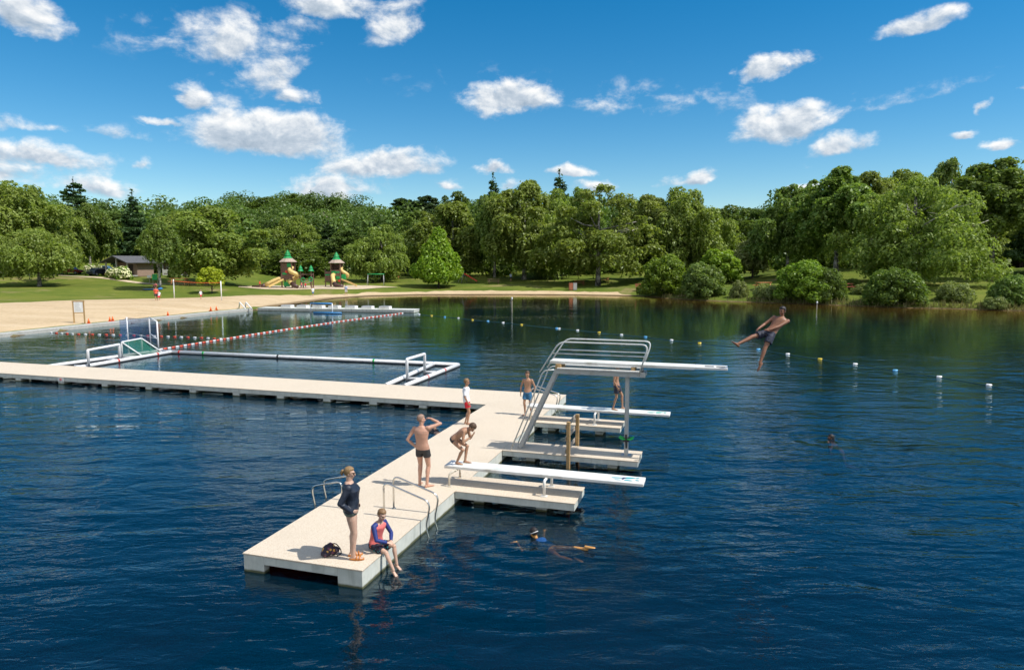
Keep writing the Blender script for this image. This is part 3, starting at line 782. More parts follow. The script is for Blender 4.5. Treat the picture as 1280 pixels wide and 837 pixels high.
# goals
def polo_goal(A, B, h, back, name, label, group, netcol=None):
    e = empty(name, Z((A + B) / 2, 0), 0, label, 'goal', group)
    o = Z((A + B) / 2, 0)
    b = MB(); b.tube(round_path([Z(A, .0) - o, Z(A, h) - o, Z(B, h) - o, Z(B, .0) - o], .05), .075, 10); b.obj('goal_frame', M['white_plastic'], e)
    for P in (A, B):
        b = MB(); b.tube([Z(P, .1) - o, Z(P + back, .1) - o], .07, 8); b.obj('float_arm', M['white_plastic'], e)
    return e
# the left goal stands on the left pipes, the right goal on the right ones
polo_goal(at(111, 458, .1), at(150, 449.5, .1), 1.0, Vector((-.9, .2, 0)), 'polo_goal', 'white water polo goal frame without a net at the left end of the field', 'open polo goals')
polo_goal(g1, g2, 1.05, (R2 - R0) * .9, 'polo_goal', 'white water polo goal frame at the right end of the field, nearest the jetty', 'open polo goals')
def ringmarks(p, q, fs, mt):
    for f in fs:
        c = p.lerp(q, f); d = (q - p).normalized()
        b = MB(); b.tube([Z(c - d * .06, .11), Z(c + d * .06, .11)], .112, 12); b.obj('ring_mark', M[mt], fld)
ringmarks(Pf0, Pf1, (.0, .075), 'red_plastic'); ringmarks(Pf0, Pf1, (.165, .745), 'green_plastic'); ringmarks(Pf0, Pf1, (.43,), 'black_rubber')
ringmarks(Pf1, R2, (.30, .62), 'red_plastic'); ringmarks(Pf0 + dn_ * .9, L0 + dn_ * 1.1, (.16, .55), 'red_plastic')

def net_material(name, col, cells):
    m = bpy.data.materials.new(name); m.use_nodes = True; t = NT(m.node_tree)
    b = m.node_tree.nodes['Principled BSDF']; b.inputs['Base Color'].default_value = (*col, 1); b.inputs['Roughness'].default_value = .8
    tc = t.n('ShaderNodeTexCoord').outputs['Object']; n_ = t.noise(tc, cells, 2)
    t.l(t.math('MULTIPLY_ADD', n_, .5, .22), b.inputs['Alpha'])
    return m
M['net_green'] = net_material('net_green', (.01, .16, .10), 60)
M['net_blue'] = net_material('net_blue', (.02, .12, .34), 60)
# small goal with green net
def net_goal(A, B, h, back, label, name, netm, brace=True):
    e = empty(name, Z((A + B) / 2, 0), 0, label, 'goal'); o = Z((A + B) / 2, 0)
    b = MB(); b.tube(round_path([Z(A, 0) - o, Z(A, h) - o, Z(B, h) - o, Z(B, 0) - o], .12), .05, 10); b.obj('goal_frame', M['white_plastic'], e)
    for P in (A, B):
        b = MB(); b.tube([Z(P, h) - o, Z(P + back, .12) - o], .04, 8); b.tube([Z(P, .1) - o, Z(P + back, .1) - o], .05, 8); b.obj('brace', M['white_plastic'], e)
    b = MB(); k = 8
    def q(s_, r_): return (Z(A, h) * (1 - s_) + Z(B, h) * s_) * (1 - r_) + (Z(A + back, .12) * (1 - s_) + Z(B + back, .12) * s_) * r_ - o - Vector((0, 0, .18 * math.sin(math.pi * r_)))
    for i in range(k):
        for j in range(k):
            b.poly([q(i / k, j / k), q((i + 1) / k, j / k), q((i + 1) / k, (j + 1) / k), q(i / k, (j + 1) / k)])
    b.poly([Z(A, h) - o, Z(A, .1) - o, Z(A + back, .1) - o]); b.poly([Z(B, h) - o, Z(B, .1) - o, Z(B + back, .1) - o])
    bmesh.ops.remove_doubles(b.bm, verts=b.bm.verts, dist=.001)
    b.obj('net', netm, e)
    return e
net_goal(at(153, 446, .1), at(178, 440.5, .1), 1.0, Vector((1.15, .15, 0)), 'small white goal with a green net floating at the left end of the polo field', 'net_goal', M['net_green'])
# tall blue catch net behind it
A = at(160, 426, 0); B = at(198, 434, 0); C_ = at(151, 430, 0)
e = empty('ball_net', Z((A + B) / 2, 0), 0, 'tall blue ball-stop net on white posts standing in the water behind the green goal', 'net'); o = Z((A + B) / 2, 0)
nh = 1.75
for P in (A, B, at(188, 426, 0)):
    b = MB(); b.tube([Z(P, -.6) - o, Z(P, nh) - o], .05, 8); b.obj('post', M['white_plastic'], e)
b = MB(); b.tube([Z(at(188, 426, 0), nh) - o, Z(B, nh) - o], .04, 8); b.tube([Z(at(188, 426, 0), .55) - o, Z(B, .55) - o], .04, 8); b.tube([Z(A, .6) - o, Z(B, .6) - o], .012, 6); b.obj('cross_bar', M['white_plastic'], e)
b = MB(); k = 10
for (P, Q) in ((C_, A), (A, at(188, 426, 0)), (at(188, 426, 0), B)):
    for i in range(k):
        f0, f1 = i / k, (i + 1) / k; p0 = P.lerp(Q, f0); p1 = P.lerp(Q, f1)
        s0 = .08 * math.sin(math.pi * f0); s1 = .08 * math.sin(math.pi * f1)
        b.poly([Z(p0, .05) - o, Z(p1, .05) - o, Z(p1, nh - s1) - o, Z(p0, nh - s0) - o])
bmesh.ops.remove_doubles(b.bm, verts=b.bm.verts, dist=.001)
b.obj('net', M['net_blue'], e)

# lane ropes: strings of red and white discs
def lane(name, pts, step, label, r=.06, ln=.17):
    e = empty(name, pts[0], 0, label, 'rope')
    P = resample(pts, .15); red = MB(); wh = MB(); k = 0
    d_acc = 0
    rp = MB(); rp.tube([Vector((x, y, .02)) - Z(pts[0], 0) for x, y in P[::6]] + [Vector((P[-1][0], P[-1][1], .02)) - Z(pts[0], 0)], .012, 5); rp.obj('rope', M['rope'], e)
    n = int(len(P) * .15 / step)
    for i in range(n):
        f = i / n * (len(P) - 1); j = int(f); q = P[j] + (P[min(j + 1, len(P) - 1)] - P[j]) * (f - j)
        d = Vector((*(P[min(j + 1, len(P) - 1)] - P[max(j - 1, 0)]), 0)).normalized(); c = Vector((q[0], q[1], .03)) - Z(pts[0], 0)
        tgt = red if i % 2 else wh
        tgt.tube([c - d * ln / 2, c + d * ln / 2], r, 8)
    a = red.obj('red_floats', M['orange_red'], e); b2 = wh.obj('white_floats', M['white_plastic'], e)
    a['kind'] = b2['kind'] = 'stuff'
    return e
M['orange_red'] = mat('orange_red', (.70, .10, .05), .45, var=.1)
lane('lane_rope', [at(201, 437, 0), at(250, 429.0, 0), at(330, 416.2, 0), at(420, 402.6, 0), at(505, 391.3, 0)], .36, 'long red and white lane rope from the starting jetty to the polo field', .06, .30)
lane('lane_rope', [at(64, 416, 0), at(95, 417.8, 0), at(150, 419.0, 0), at(200, 420.5, 0), at(255, 422.6, 0), at(284, 424.2, 0)], .62, 'short sagging rope of red and white floats between beach kerb and long lane rope', .055, .24)

# buoy line across the lake
BU = [(524, 393, 'w'), (539.6, 394.7, 'y'), (556, 396.2, 'b'), (573, 397.6, 'w'), (590.7, 399.9, 'y'), (610, 401.4, 'b'), (629, 403.4, 'w'), (652, 406, 'y'), (696, 410.5, 'b'), (699, 410.8, 'w'),
      (722, 413, 'w'), (749, 415.7, 'y'), (777, 418.6, 'w'), (807, 421.4, 'b'), (839.5, 425.4, 'w'), (874.5, 429.2, 'y'), (948, 437, 'b'), (984.7, 442.9, 'w'), (1025, 449.2, 'y'), (1069, 455.5, 'w'), (1119, 463.5, 'b'), (1174, 471.5, 'w'), (1236, 481.8, 'w'), (1310, 494, 'y')]
cn = {'w': ('white', 'white_plastic'), 'y': ('yellow', 'yellow_plastic'), 'b': ('blue', 'buoy_blue')}
ordn = ['first', 'second', 'third', 'fourth', 'fifth', 'sixth', 'seventh', 'eighth', 'ninth', 'tenth', 'eleventh', 'twelfth']
cnt = {'w': 0, 'y': 0, 'b': 0}; bme = {}
pts = []
for i, (px, py, c) in enumerate(BU):
    p = at(px, py, 0); pts.append(p)
    if c not in bme:
        b = MB(); b.tube([(-.17, 0, .08), (-.15, 0, .08), (.15, 0, .08), (.17, 0, .08)], [.08, .13, .13, .08], 14); b.tube([(-.02, 0, .08), (.02, 0, .08)], .137, 14)
        bme[c] = b.mesh('buoy')
        bme[c].materials.append(M[cn[c][1]])
    o = bpy.data.objects.new('buoy', bme[c]); COL.objects.link(o); o.location = p - Vector((0, 0, .05)); o.scale = (.72, .66, .66); o.rotation_euler = (random.uniform(-.1, .1), random.uniform(-.1, .1), random.uniform(-.4, .4) - .5)
    if px < 1285:
        tag(o, f'{cn[c][0]} barrel buoy on the swimming line, {ordn[cnt[c]]} {cn[c][0]} one counted from the starting jetty', 'buoy', 'buoys of the swimming line')
    else: tag(o, 'last yellow barrel buoy on the swimming line, at its right-hand end', 'buoy', 'buoys of the swimming line')
    cnt[c] += 1
b = MB(); b.tube([Z(p, -.005) for p in resample([tuple(q) for q in pts], 2.0) and []] if False else [Vector((x, y, .012)) for x, y in resample(pts, 2.0)], .018, 6)
tag(b.obj('buoy_rope', M['rope']), 'thin dark green rope threading the line of white, yellow and blue buoys', 'rope')

# starting jetty with seven blocks
q0 = at(322, 388.4, 0); q1 = at(517.5, 391.2, 0)
dj = (q1 - q0).normalized(); nj = Vector((-dj.y, dj.x, 0)); Lj = (q1 - q0).length
sj = empty('starting_jetty', q0, math.atan2(dj.y, dj.x), 'low pale concrete starting jetty with a row of starting blocks off the beach', 'jetty')
MB().prism([(0, 0), (Lj, 0), (Lj, 2.0), (0, 2.0)], .26, .36).obj('deck', M['white_conc'] if 'white_conc' in M else M['conc'], sj, .01)
MB().prism([(0, .03), (Lj - .03, .03), (Lj - .03, 1.97), (0, 1.97)], -.3, .258).obj('side_wall', M['conc'], sj)
for i, px in enumerate((345, 367, 389, 411, 434, 456.5, 480)):
    P = at(px, 386.5, .36); x = (Vector((P.x, P.y, 0)) - q0).dot(dj)
    b = MB(); b.prism([(x - .62, .25), (x + .62, .25), (x + .62, 1.15), (x - .62, 1.15)], .36, .68)
    o = b.obj('starting_block', M['white_paint'], sj, .03)
    b = MB(); b.box((x - .02, .66, .70), (1.05, .8, .035)); b.obj('block_top', M['grey_steel'], o)
# blue float goal in front of it
A = at(388.5, 391.5, 0); B = at(415.5, 392, 0)
e = empty('blue_goal', Z((A + B) / 2, 0), 0, 'floating goal with a white frame and blue top bar in front of the starting jetty', 'goal'); o = Z((A + B) / 2, 0)
b = MB()
for P in (A, B): b.tube([Z(P, -.1) - o, Z(P, 1.15) - o], .06, 8)
b.obj('post', M['white_plastic'], e)
b = MB(); b.tube([Z(A, 1.12) - o, Z(B, 1.12) - o], .09, 8); b.tube([Z(A, .1) - o + Vector((.4, -.3, 0)), Z(B, .1) - o + Vector((1.1, -.3, 0))], .09, 8); b.obj('blue_bar', M['blue_plastic'], e)
# handrails where the starting jetty meets the beach
b = MB(); P = at(311, 386, .3)
for k in (0, 1):
    q = Z(P, 0) + dj * (k * .8 - .4)
    b.tube(round_path([q + Vector((0, 0, .3)), q + Vector((-.9, .6, 1.15)) - Vector((0, 0, .1)), q + Vector((-1.1, .8, .35))], .1), .07, 8)
tag(b.obj('handrail', M['white_plastic']), 'white tubular handrail at the beach steps beside the starting jetty', 'handrail')
# marker posts
for (px, py0, py1, lab) in ((640, 391, 374, 'slim white marker post standing in the water in mid lake'), (1021, 388.5, 381, 'short white marker post in the water near the right bank')):
    p = at(px, py0, 0) if px < 700 else at(px, 387, 0)
    h = (py0 - py1) / CF * p.y * .95
    e = empty('marker_post', p, 0, lab, 'post', 'marker posts in the lake')
    b = MB(); b.tube([(0, 0, -2.5), (0, 0, h)], .035, 8); b.obj('post', M['wood_grey'] , e)
    b = MB(); b.tube([(0, 0, h), (0, 0, h + .03), (0, 0, h + .28), (0, 0, h + .33)], [.04, .09, .09, .04], 10); b.obj('cap', M['white_plastic'], e)
# ------------------------------------------------------------------ people
def skin_mat(name, col, rough=.5):
    m, t, b = new_mat(name)
    tc = t.n('ShaderNodeTexCoord').outputs['Object']
    n1 = t.noise(tc, 9, 4, .6); n2 = t.noise(tc, 40, 3)
    c = t.ramp(n1, [(.3, tuple(x * .86 for x in col)), (.55, col), (.75, (min(1, col[0] * 1.1), col[1] * 1.0, col[2] * .95))])
    t.l(c, b.inputs['Base Color']); b.inputs['Roughness'].default_value = rough
    b.inputs['Subsurface Weight'].default_value = .12; b.inputs['Subsurface Radius'].default_value = (.012, .005, .003); b.inputs['Subsurface Scale'].default_value = 1.0
    t.l(t.bump(n2, .25, .004), b.inputs['Normal'])
    return m
SK = {'pale': skin_mat('skin_pale', (.56, .36, .27)), 'rosy': skin_mat('skin_rosy', (.52, .29, .205)), 'tan': skin_mat('skin_tan', (.40, .22, .135)), 'brown': skin_mat('skin_brown', (.25, .115, .065)),
      'wet': skin_mat('skin_wet', (.60, .31, .10), .25)}
def hair_mat(name, col):
    m, t, b = new_mat(name); tc = t.n('ShaderNodeTexCoord').outputs['Object']
    n1 = t.noise(t.mapping(tc, (90, 90, 12)), 1.0, 4)
    t.l(t.ramp(n1, [(.3, tuple(x * .55 for x in col)), (.7, tuple(min(1, x * 1.35) for x in col))]), b.inputs['Base Color']); b.inputs['Roughness'].default_value = .55
    t.l(t.bump(n1, .8, .01), b.inputs['Normal']); return m
HAIR = {'blond': hair_mat('hair_blond', (.26, .16, .07)), 'brown': hair_mat('hair_brown', (.085, .045, .022)), 'dark': hair_mat('hair_dark', (.016, .012, .012)), 'sandy': hair_mat('hair_sandy', (.24, .14, .065)), 'grey': hair_mat('hair_stubble', (.30, .19, .14))}
M['navy_lycra'] = mat('navy_lycra', (.012, .018, .035), .5, scale=20)
M['black_trunks'] = mat('black_trunks', (.022, .02, .022), .6, scale=20)
M['blue_trunks'] = mat('blue_trunks', (.025, .13, .26), .7, scale=14, var=.25)
M['red_shorts'] = mat('red_shorts', (.66, .015, .03), .7, scale=14)
M['white_shirt'] = mat('white_shirt', (.78, .79, .83), .8, scale=10, var=.05)
M['coral_shirt'] = mat('coral_shirt', (.74, .17, .16), .65, scale=10, var=.08)
M['royal_sleeve'] = mat('royal_sleeve', (.012, .03, .17), .6, scale=10)
M['sandal'] = mat('sandal', (.52, .19, .035), .6)
M['swim_blue'] = mat('swim_blue', (.012, .07, .22), .45)
M['pale_blue_shirt'] = mat('pale_blue_shirt', (.42, .52, .70), .8, scale=10)
M['eye'] = mat('eye', (.03, .02, .015), .2, bump=0)
M['lip'] = mat('lip', (.38, .13, .10), .45, bump=0)
M['lens'] = mat('lens', (.012, .008, .01), .08, bump=0)
M['sage_brief'] = mat('sage_brief', (.12, .17, .15), .7)
def pattern_mat(name, base, cols, scale):
    m, t, b = new_mat(name); tc = t.n('ShaderNodeTexCoord').outputs['Object']
    v = t.n('ShaderNodeTexVoronoi'); v.inputs['Scale'].default_value = scale; t.l(tc, v.inputs['Vector'])
    c = base
    sp = t.n('ShaderNodeSeparateColor'); t.l(v.outputs['Color'], sp.inputs[0])
    near = t.math('LESS_THAN', v.outputs['Distance'], .42)
    out = None
    for i, cc in enumerate(cols):
        lo = i / len(cols) * .75; hi = (i + 1) / len(cols) * .75
        f = t.math('MULTIPLY', near, t.math('MULTIPLY', t.math('GREATER_THAN', sp.outputs[0], lo), t.math('LESS_THAN', sp.outputs[0], hi)))
        out = t.mixc(f, out if out is not None else base, cc)
    t.l(out, b.inputs['Base Color']); b.inputs['Roughness'].default_value = .7; return m
M['tropic_shorts'] = pattern_mat('tropic_shorts', (.015, .015, .03), [(.62, .10, .03), (.02, .30, .36), (.03, .06, .16)], 17)
M['grey_print'] = pattern_mat('grey_print', (.012, .015, .034), [(.05, .06, .10), (.025, .03, .06)], 22)
M['bag_print'] = pattern_mat('bag_print', (.025, .015, .03), [(.55, .30, .07), (.6, .52, .48), (.16, .05, .09)], 13)

def ik(p0, p2, L1, L2, hint):
    p0 = Vector(p0); p2 = Vector(p2); d = p2 - p0; D = d.length
    D2 = min(D, (L1 + L2) * .995); d.normalize(); p2 = p0 + d * D2
    x = (L1 * L1 - L2 * L2 + D2 * D2) / (2 * D2); h = math.sqrt(max(0, L1 * L1 - x * x))
    hint = Vector(hint); hint = (hint - d * hint.dot(d)).normalized()
    return p0 + d * x + hint * h, p2

def add_hand(b, wrist, fdir, palm_n, side, H, curl=.5, seg=8):
    """wrist point, direction of the fingers, palm normal, thumb side +-1"""
    s = H / 1.75; f = Vector(fdir).normalized(); n = Vector(palm_n); n = (n - f * n.dot(f)).normalized(); u = f.cross(n) * side
    b.loft([(wrist - f * .01 * s, u * .024 * s, n * .017 * s), (wrist + f * .03 * s, u * .034 * s, n * .017 * s), (wrist + f * .075 * s, u * .040 * s, n * .014 * s), (wrist + f * .092 * s, u * .037 * s, n * .011 * s)], 12)
    for k, (off, ln) in enumerate(((.030, .072), (.010, .080), (-.010, .074), (-.029, .058))):
        p = wrist + f * .080 * s + u * off * s; P = [p]; d = f.copy(); ang = curl * .55
        for j, fr in enumerate((.45, .32, .23)):
            q = Quaternion(u, 0); d = (d * math.cos(ang) + n * math.sin(ang)).normalized(); n_ = n
            P.append(P[-1] + d * ln * fr * s)
        b.limb(P, [.0092 * s, .0088 * s, .0080 * s, .0068 * s], seg)
    p = wrist + f * .025 * s + u * .026 * s
    P = [p, p + (f * .55 + u * .75 + n * .25).normalized() * .04 * s, p + (f * .8 + u * .55 + n * .45).normalized() * .075 * s]
    b.limb(P, [.0125 * s, .0105 * s, .0085 * s], seg)

def torso_rings(pel, chest, hs, ss, H, bw, infl=0.0, lo=-.055, hi=.345, belly=0.0, bust=0.0, depth=1.0):
    up0 = (chest - pel); L = up0.length; up0.normalize()
    prof = [(-.055, .052, .045), (-.03, .083, .060), (.005, .097, .069), (.05, .094, .066), (.10, .083, .058), (.15, .083, .058), (.20, .092, .064), (.25, .101, .068), (.285, .106, .064), (.31, .092, .052), (.328, .060, .042), (.345, .040, .036)]
    out = []
    bend = None
    for (q, w_, d_) in prof:
        if q < lo - 1e-6 or q > hi + 1e-6: continue
        f = max(0, min(1, q / .30)); sv = (hs * (1 - f) + ss * f).normalized()
        fw = up0.cross(sv).normalized()
        c = pel + up0 * (q / .30 * L) + fw * (math.sin(math.pi * min(1, max(0, f))) * -.012 * H)
        dd = d_ * H * depth * bw ** .5 + infl
        if belly and .03 < q < .22: c = c + fw * belly * math.sin((q - .03) / .19 * math.pi); dd += belly * .6 * math.sin((q - .03) / .19 * math.pi)
        if bust and .18 < q < .29: c = c + fw * bust * math.sin((q - .18) / .11 * math.pi) ; dd += bust * .5 * math.sin((q - .18) / .11 * math.pi)
        out.append((c, sv * (w_ * H * bw + infl), fw * dd))
    return out

def person(loc, face, H, P, label, skin='tan', hair='brown', wear=(), bw=1.0, hh=None, voxel=.0075, far=False, group=None, hairlen=1.0, extra=None):
    """loc: world point of the figure's origin, face: world direction it faces; P: pose in the figure's frame (x right, y ahead, z up), metres"""
    rz = math.atan2(face[1], face[0]) - math.pi / 2
    root = empty('person', loc, rz, label, 'person', group)
    V = lambda k, d=None: Vector(P[k]) if k in P else (Vector(d) if d is not None else None)
    limb = P.get('thick', 1.0) * H / 1.75
    pel = V('pel', (0, 0, .525 * H)); chest = V('chest', (0, -.005 * H, .815 * H))
    hs = V('hs', (1, 0, 0)).normalized(); ss = V('ss', (1, 0, 0)).normalized()
    up = (chest - pel).normalized(); cf = up.cross(ss).normalized()
    hd = V('hd', up * .9 + Vector((0, .15, .4))).normalized(); hf = V('hf', (0, 1, 0))
    hh = hh or (.205 + .016 * (H / 1.75))
    k = hh / .225
    neckb = chest + up * .022 * H; hc = neckb + hd * (.062 * H * P.get('neck', 1.0) + .085 * k)
    hf = (hf - hd * hf.dot(hd)).normalized(); hr = hf.cross(hd).normalized()
    J_ = {}
    for s, sd in ((1, 'R'), (-1, 'L')):
        J_['sh' + sd] = chest + ss * s * .104 * H * bw ** .5 + up * P.get('shrug' + sd, 0) * H
        J_['hip' + sd] = pel + hs * s * .052 * H
        J_['an' + sd] = V('an' + sd, (s * .06 * H, -.01 * H, .045 * H))
        J_['kn' + sd], J_['an' + sd] = ik(J_['hip' + sd], J_['an' + sd], .245 * H, .246 * H, V('kh' + sd, (s * .15, 1, 0)))
        J_['wr' + sd] = V('wr' + sd, J_['sh' + sd] + Vector((s * .05 * H, .02, -.30 * H)))
        J_['el' + sd], J_['wr' + sd] = ik(J_['sh' + sd], J_['wr' + sd], .178 * H, .150 * H, V('eh' + sd, (s * .5, -1, 0)))
    b = MB()
    b.loft(torso_rings(pel, chest, hs, ss, H, bw, 0, belly=P.get('belly', 0), bust=P.get('bust', 0)), 20)
    for s, sd in ((1, 'R'), (-1, 'L')):
        h, kn, an = J_['hip' + sd], J_['kn' + sd], J_['an' + sd]
        t0 = h + (pel - h) * .1 + Vector((0, 0, .0))
        calfback = -(V('td' + sd, (s * .25, 1, 0)).normalized()) * .012 * limb
        b.limb([t0, h.lerp(kn, .35), h.lerp(kn, .75), kn, kn.lerp(an, .28) + calfback, kn.lerp(an, .65) + calfback * .4, an], [x * limb for x in (.083, .080, .062, .053, .055, .041, .036)], 14)
        td = V('td' + sd, (s * .25, 1, 0)).normalized(); sole = V('sole' + sd, (0, 0, -1)); sole = (sole - td * sole.dot(td)).normalized(); su = td.cross(sole).normalized()
        q = .045 * H; F = lambda a_, z_: an + td * a_ * H / 1.75 + sole * z_ * q
        l7 = H / 1.75
        b.loft([(F(-.062, .62), su * .018 * l7, sole * .02 * l7), (F(-.05, .60), su * .031 * l7, sole * .033 * l7), (F(0, .52), su * .034 * l7, sole * .040 * l7), (F(.06, .60), su * .039 * l7, sole * .034 * l7), (F(.12, .74), su * .045 * l7, sole * .021 * l7),
                (F(.165, .80), su * .043 * l7, sole * .015 * l7), (F(.19, .82), su * .030 * l7, sole * .011 * l7)], 14)
        b.limb([F(.14, .80) - su * .0, F(.205, .84)], [.014 * l7, .011 * l7], 8)
        # arms
        shp, e_, w_ = J_['sh' + sd], J_['el' + sd], J_['wr' + sd]
        b.limb([shp - ss * s * .02 * H, shp, shp.lerp(e_, .4), e_, e_.lerp(w_, .3), w_], [x * limb for x in (.050, .055, .047, .039, .041, .027)], 12)
        if not far:
            fd = V('hd' + sd, (w_ - e_)).normalized(); pn = V('pn' + sd, (-s, 0, 0))
            add_hand(b, w_, fd, pn, P.get('thumb' + sd, s), H, P.get('curl' + sd, .55))
        else: b.capsule(w_, .03 * limb, w_ + (w_ - e_).normalized() * .1 * limb * 1.2, .025 * limb, 8)
    # neck and head
    b.limb([neckb - up * .02 * H, neckb + hd * .03 * H, hc - hd * .06 * k], [.058 * limb, .050 * limb, .050 * limb], 12)
    RM = Matrix((hr, hf, hd)).transposed().to_4x4()
    hp = lambda x, y, z: hc + (hr * x + hf * y + hd * z) * k
    b.ell(hp(0, -.012, .022), (.073 * k, .090 * k, .088 * k), 20, 14, M=RM)
    b.ell(hp(0, .022, -.035), (.058 * k, .064 * k, .074 * k), 16, 12, M=RM)
    b.ell(hp(0, .050, -.088), (.026 * k, .026 * k, .020 * k), 10, 8, M=RM)
    if not far:
        b.limb([hp(0, .082, .014), hp(0, .096, -.012), hp(0, .104, -.030)], [.010 * k, .012 * k, .0135 * k], 8)
        b.limb([hp(-.042, .066, .026), hp(0, .080, .024), hp(.042, .066, .026)], [.011 * k, .012 * k, .011 * k], 8)
        for s in (-1, 1):
            b.ell(hp(s * .044, .058, -.022), (.018 * k, .016 * k, .016 * k), 8, 6, M=RM)
            b.ell(hp(s * .075, -.010, -.008), (.010 * k, .020 * k, .032 * k), 8, 8, M=RM)
    body = b.remesh('body', SK[skin], root, .016 if far else voxel, 2 if far else 4, .5)
    if not far:
        for s in (-1, 1):
            e = MB(); e.ell(hp(s * .031, .079, .008), (.0125 * k, .006 * k, .006 * k), 10, 6, M=RM); e.obj('eye', M['eye'], root)
        e = MB(); e.ell(hp(0, .0855, -.058), (.022 * k, .006 * k, .0075 * k), 10, 6, M=RM); e.obj('lips', M['lip'], root)
    # hair
    if hair:
        e = MB(); e.ell(hp(0, -.014, .026), 1.0, 28 if not far else 12, 18 if not far else 8)
        rn = random.Random(int(H * 1000)); c0 = hp(0, -.014, .026)
        for v in e.bm.verts:
            d = v.co - c0; x, y, z = d.x, d.y, d.z
            face_ = (y > .30 and z < .52 - .15 * abs(x)) or z < -.72 * hairlen or (y > -.15 and z < -.35 * hairlen)
            sc = .80 if face_ else 1.0
            th = 1.10 + rn.uniform(-.035, .035) + (.06 if z > .3 else 0)
            v.co = c0 + (hr * (x * .075 * th * sc) + hf * (y * .092 * th * sc) + hd * (z * .092 * th * sc)) * k
        e.obj('hair', HAIR[hair], root)
    ctx = dict(root=root, J=J_, pel=pel, chest=chest, hs=hs, ss=ss, up=up, cf=cf, H=H, bw=bw, limb=limb, hp=hp, RM=RM, k=k, hc=hc, hr=hr, hf=hf, hd=hd, neckb=neckb, P=P, far=far)
    for wfn in wear: wfn(ctx)
    return ctx

from mathutils import noise as mnoise
def ruffle(o, amp, sc):
    """soft folds in a garment"""
    me = o.data; nr = [v.normal.copy() for v in me.vertices]
    for v, n in zip(me.vertices, nr):
        p = v.co; q = mnoise.noise(Vector((p.x * sc, p.y * sc, p.z * sc * .45 + 3))) + .5 * mnoise.noise(Vector((p.x * sc * .7 + p.z * sc, p.y * sc * 2, p.z * sc * 1.7 + 9)))
        v.co = p + n * amp * q
    return o
def shorts(name, mt, leng=.62, flare=.105, infl=.012, waist=.07, tight=False):
    def fn(c):
        b = MB(); H = c['H']; lm = c['limb']
        b.loft(torso_rings(c['pel'], c['chest'], c['hs'], c['ss'], H, c['bw'], infl, -.055, waist + .001), 20)
        for s, sd in ((1, 'R'), (-1, 'L')):
            h = c['J']['hip' + sd]; kn = c['J']['kn' + sd]; e = h.lerp(kn, leng)
            r1 = (.083 * lm + infl); r2 = flare * lm
            b.ell(h.lerp(c['pel'], .1), r1, 16, 10); b.tube([h.lerp(c['pel'], .1), h.lerp(kn, leng * .5), e], [r1, (r1 + r2) / 2, r2], 18)
        o = b.remesh(name, M[mt], c['root'], .014 if c['far'] else .0085, 2)
        if not c['far']: ruffle(o, .009 if flare > .1 else .003, 15)
    return fn
def upper(name, mt, sleeve=1.0, lo=.0, infl=.012, sleeve_mt=None, sleeve_name='sleeve'):
    def fn(c):
        b = MB(); H = c['H']; lm = c['limb']; P = c['P']
        b.loft(torso_rings(c['pel'], c['chest'], c['hs'], c['ss'], H, c['bw'], infl, lo, .329, belly=P.get('belly', 0), bust=P.get('bust', 0)), 22)
        tg = b if sleeve_mt is None else MB()
        for s, sd in ((1, 'R'), (-1, 'L')):
            sh, e, w_ = c['J']['sh' + sd], c['J']['el' + sd], c['J']['wr' + sd]
            i2 = infl * .75
            if sleeve > 1: tg.limb([sh - c['ss'] * s * .03 * H, sh, sh.lerp(e, .4), e, e.lerp(w_, .3), e.lerp(w_, sleeve - 1)], [x * lm + i2 for x in (.052, .057, .049, .041, .042, .031)], 14)
            else:
                q = sh.lerp(e, sleeve); tg.ell(sh - c['ss'] * s * .02 * H, .056 * lm + infl, 14, 8); tg.tube([sh - c['ss'] * s * .02 * H, sh, q], [.056 * lm + infl, .060 * lm + infl, .062 * lm + infl], 16)
            if sleeve_mt is not None:
                tg.ell(sh - c['ss'] * s * .035 * H + c['up'] * .006 * H, .058 * lm + infl * 1.3, 14, 8)
        o = b.remesh(name, M[mt], c['root'], .014 if c['far'] else .0085, 3)
        if not c['far']: ruffle(o, .011 if mt == 'white_shirt' else .006, 13)
        if sleeve_mt is not None: tg.remesh(sleeve_name, M[sleeve_mt], c['root'], .0085, 3)
    return fn
def briefs(name, mt):
    def fn(c):
        b = MB(); b.loft(torso_rings(c['pel'], c['chest'], c['hs'], c['ss'], c['H'], c['bw'], .006, -.055, .051), 20)
        for s, sd in ((1, 'R'), (-1, 'L')):
            h = c['J']['hip' + sd]; b.ell(h.lerp(c['J']['kn' + sd], .03), .083 * c['limb'] + .004, 16, 10)
        b.remesh(name, M[mt], c['root'], .0085, 3)
    return fn
def sunglasses(c):
    hp, k, RM = c['hp'], c['k'], c['RM']
    b = MB()
    for s in (-1, 1): b.ell(hp(s * .033, .086, .006), (.026 * k, .010 * k, .018 * k), 12, 8, M=RM)
    for s in (-1, 1): b.tube([hp(s * .055, .078, .012), hp(s * .079, .03, .014), hp(s * .080, -.01, .012)], .0035 * k, 6)
    b.tube([hp(-.012, .094, .010), hp(.012, .094, .010)], .004 * k, 6)
    b.obj('sunglasses', M['lens'], c['root'])
def ponytail(c):
    hp, k = c['hp'], c['k']; b = MB()
    b.limb([hp(0, -.095, .045), hp(0, -.135, .030), hp(0, -.150, -.010), hp(0, -.140, -.05)], [.022 * k, .034 * k, .030 * k, .012 * k], 10)
    b.obj('ponytail', HAIR['blond'], c['root'])
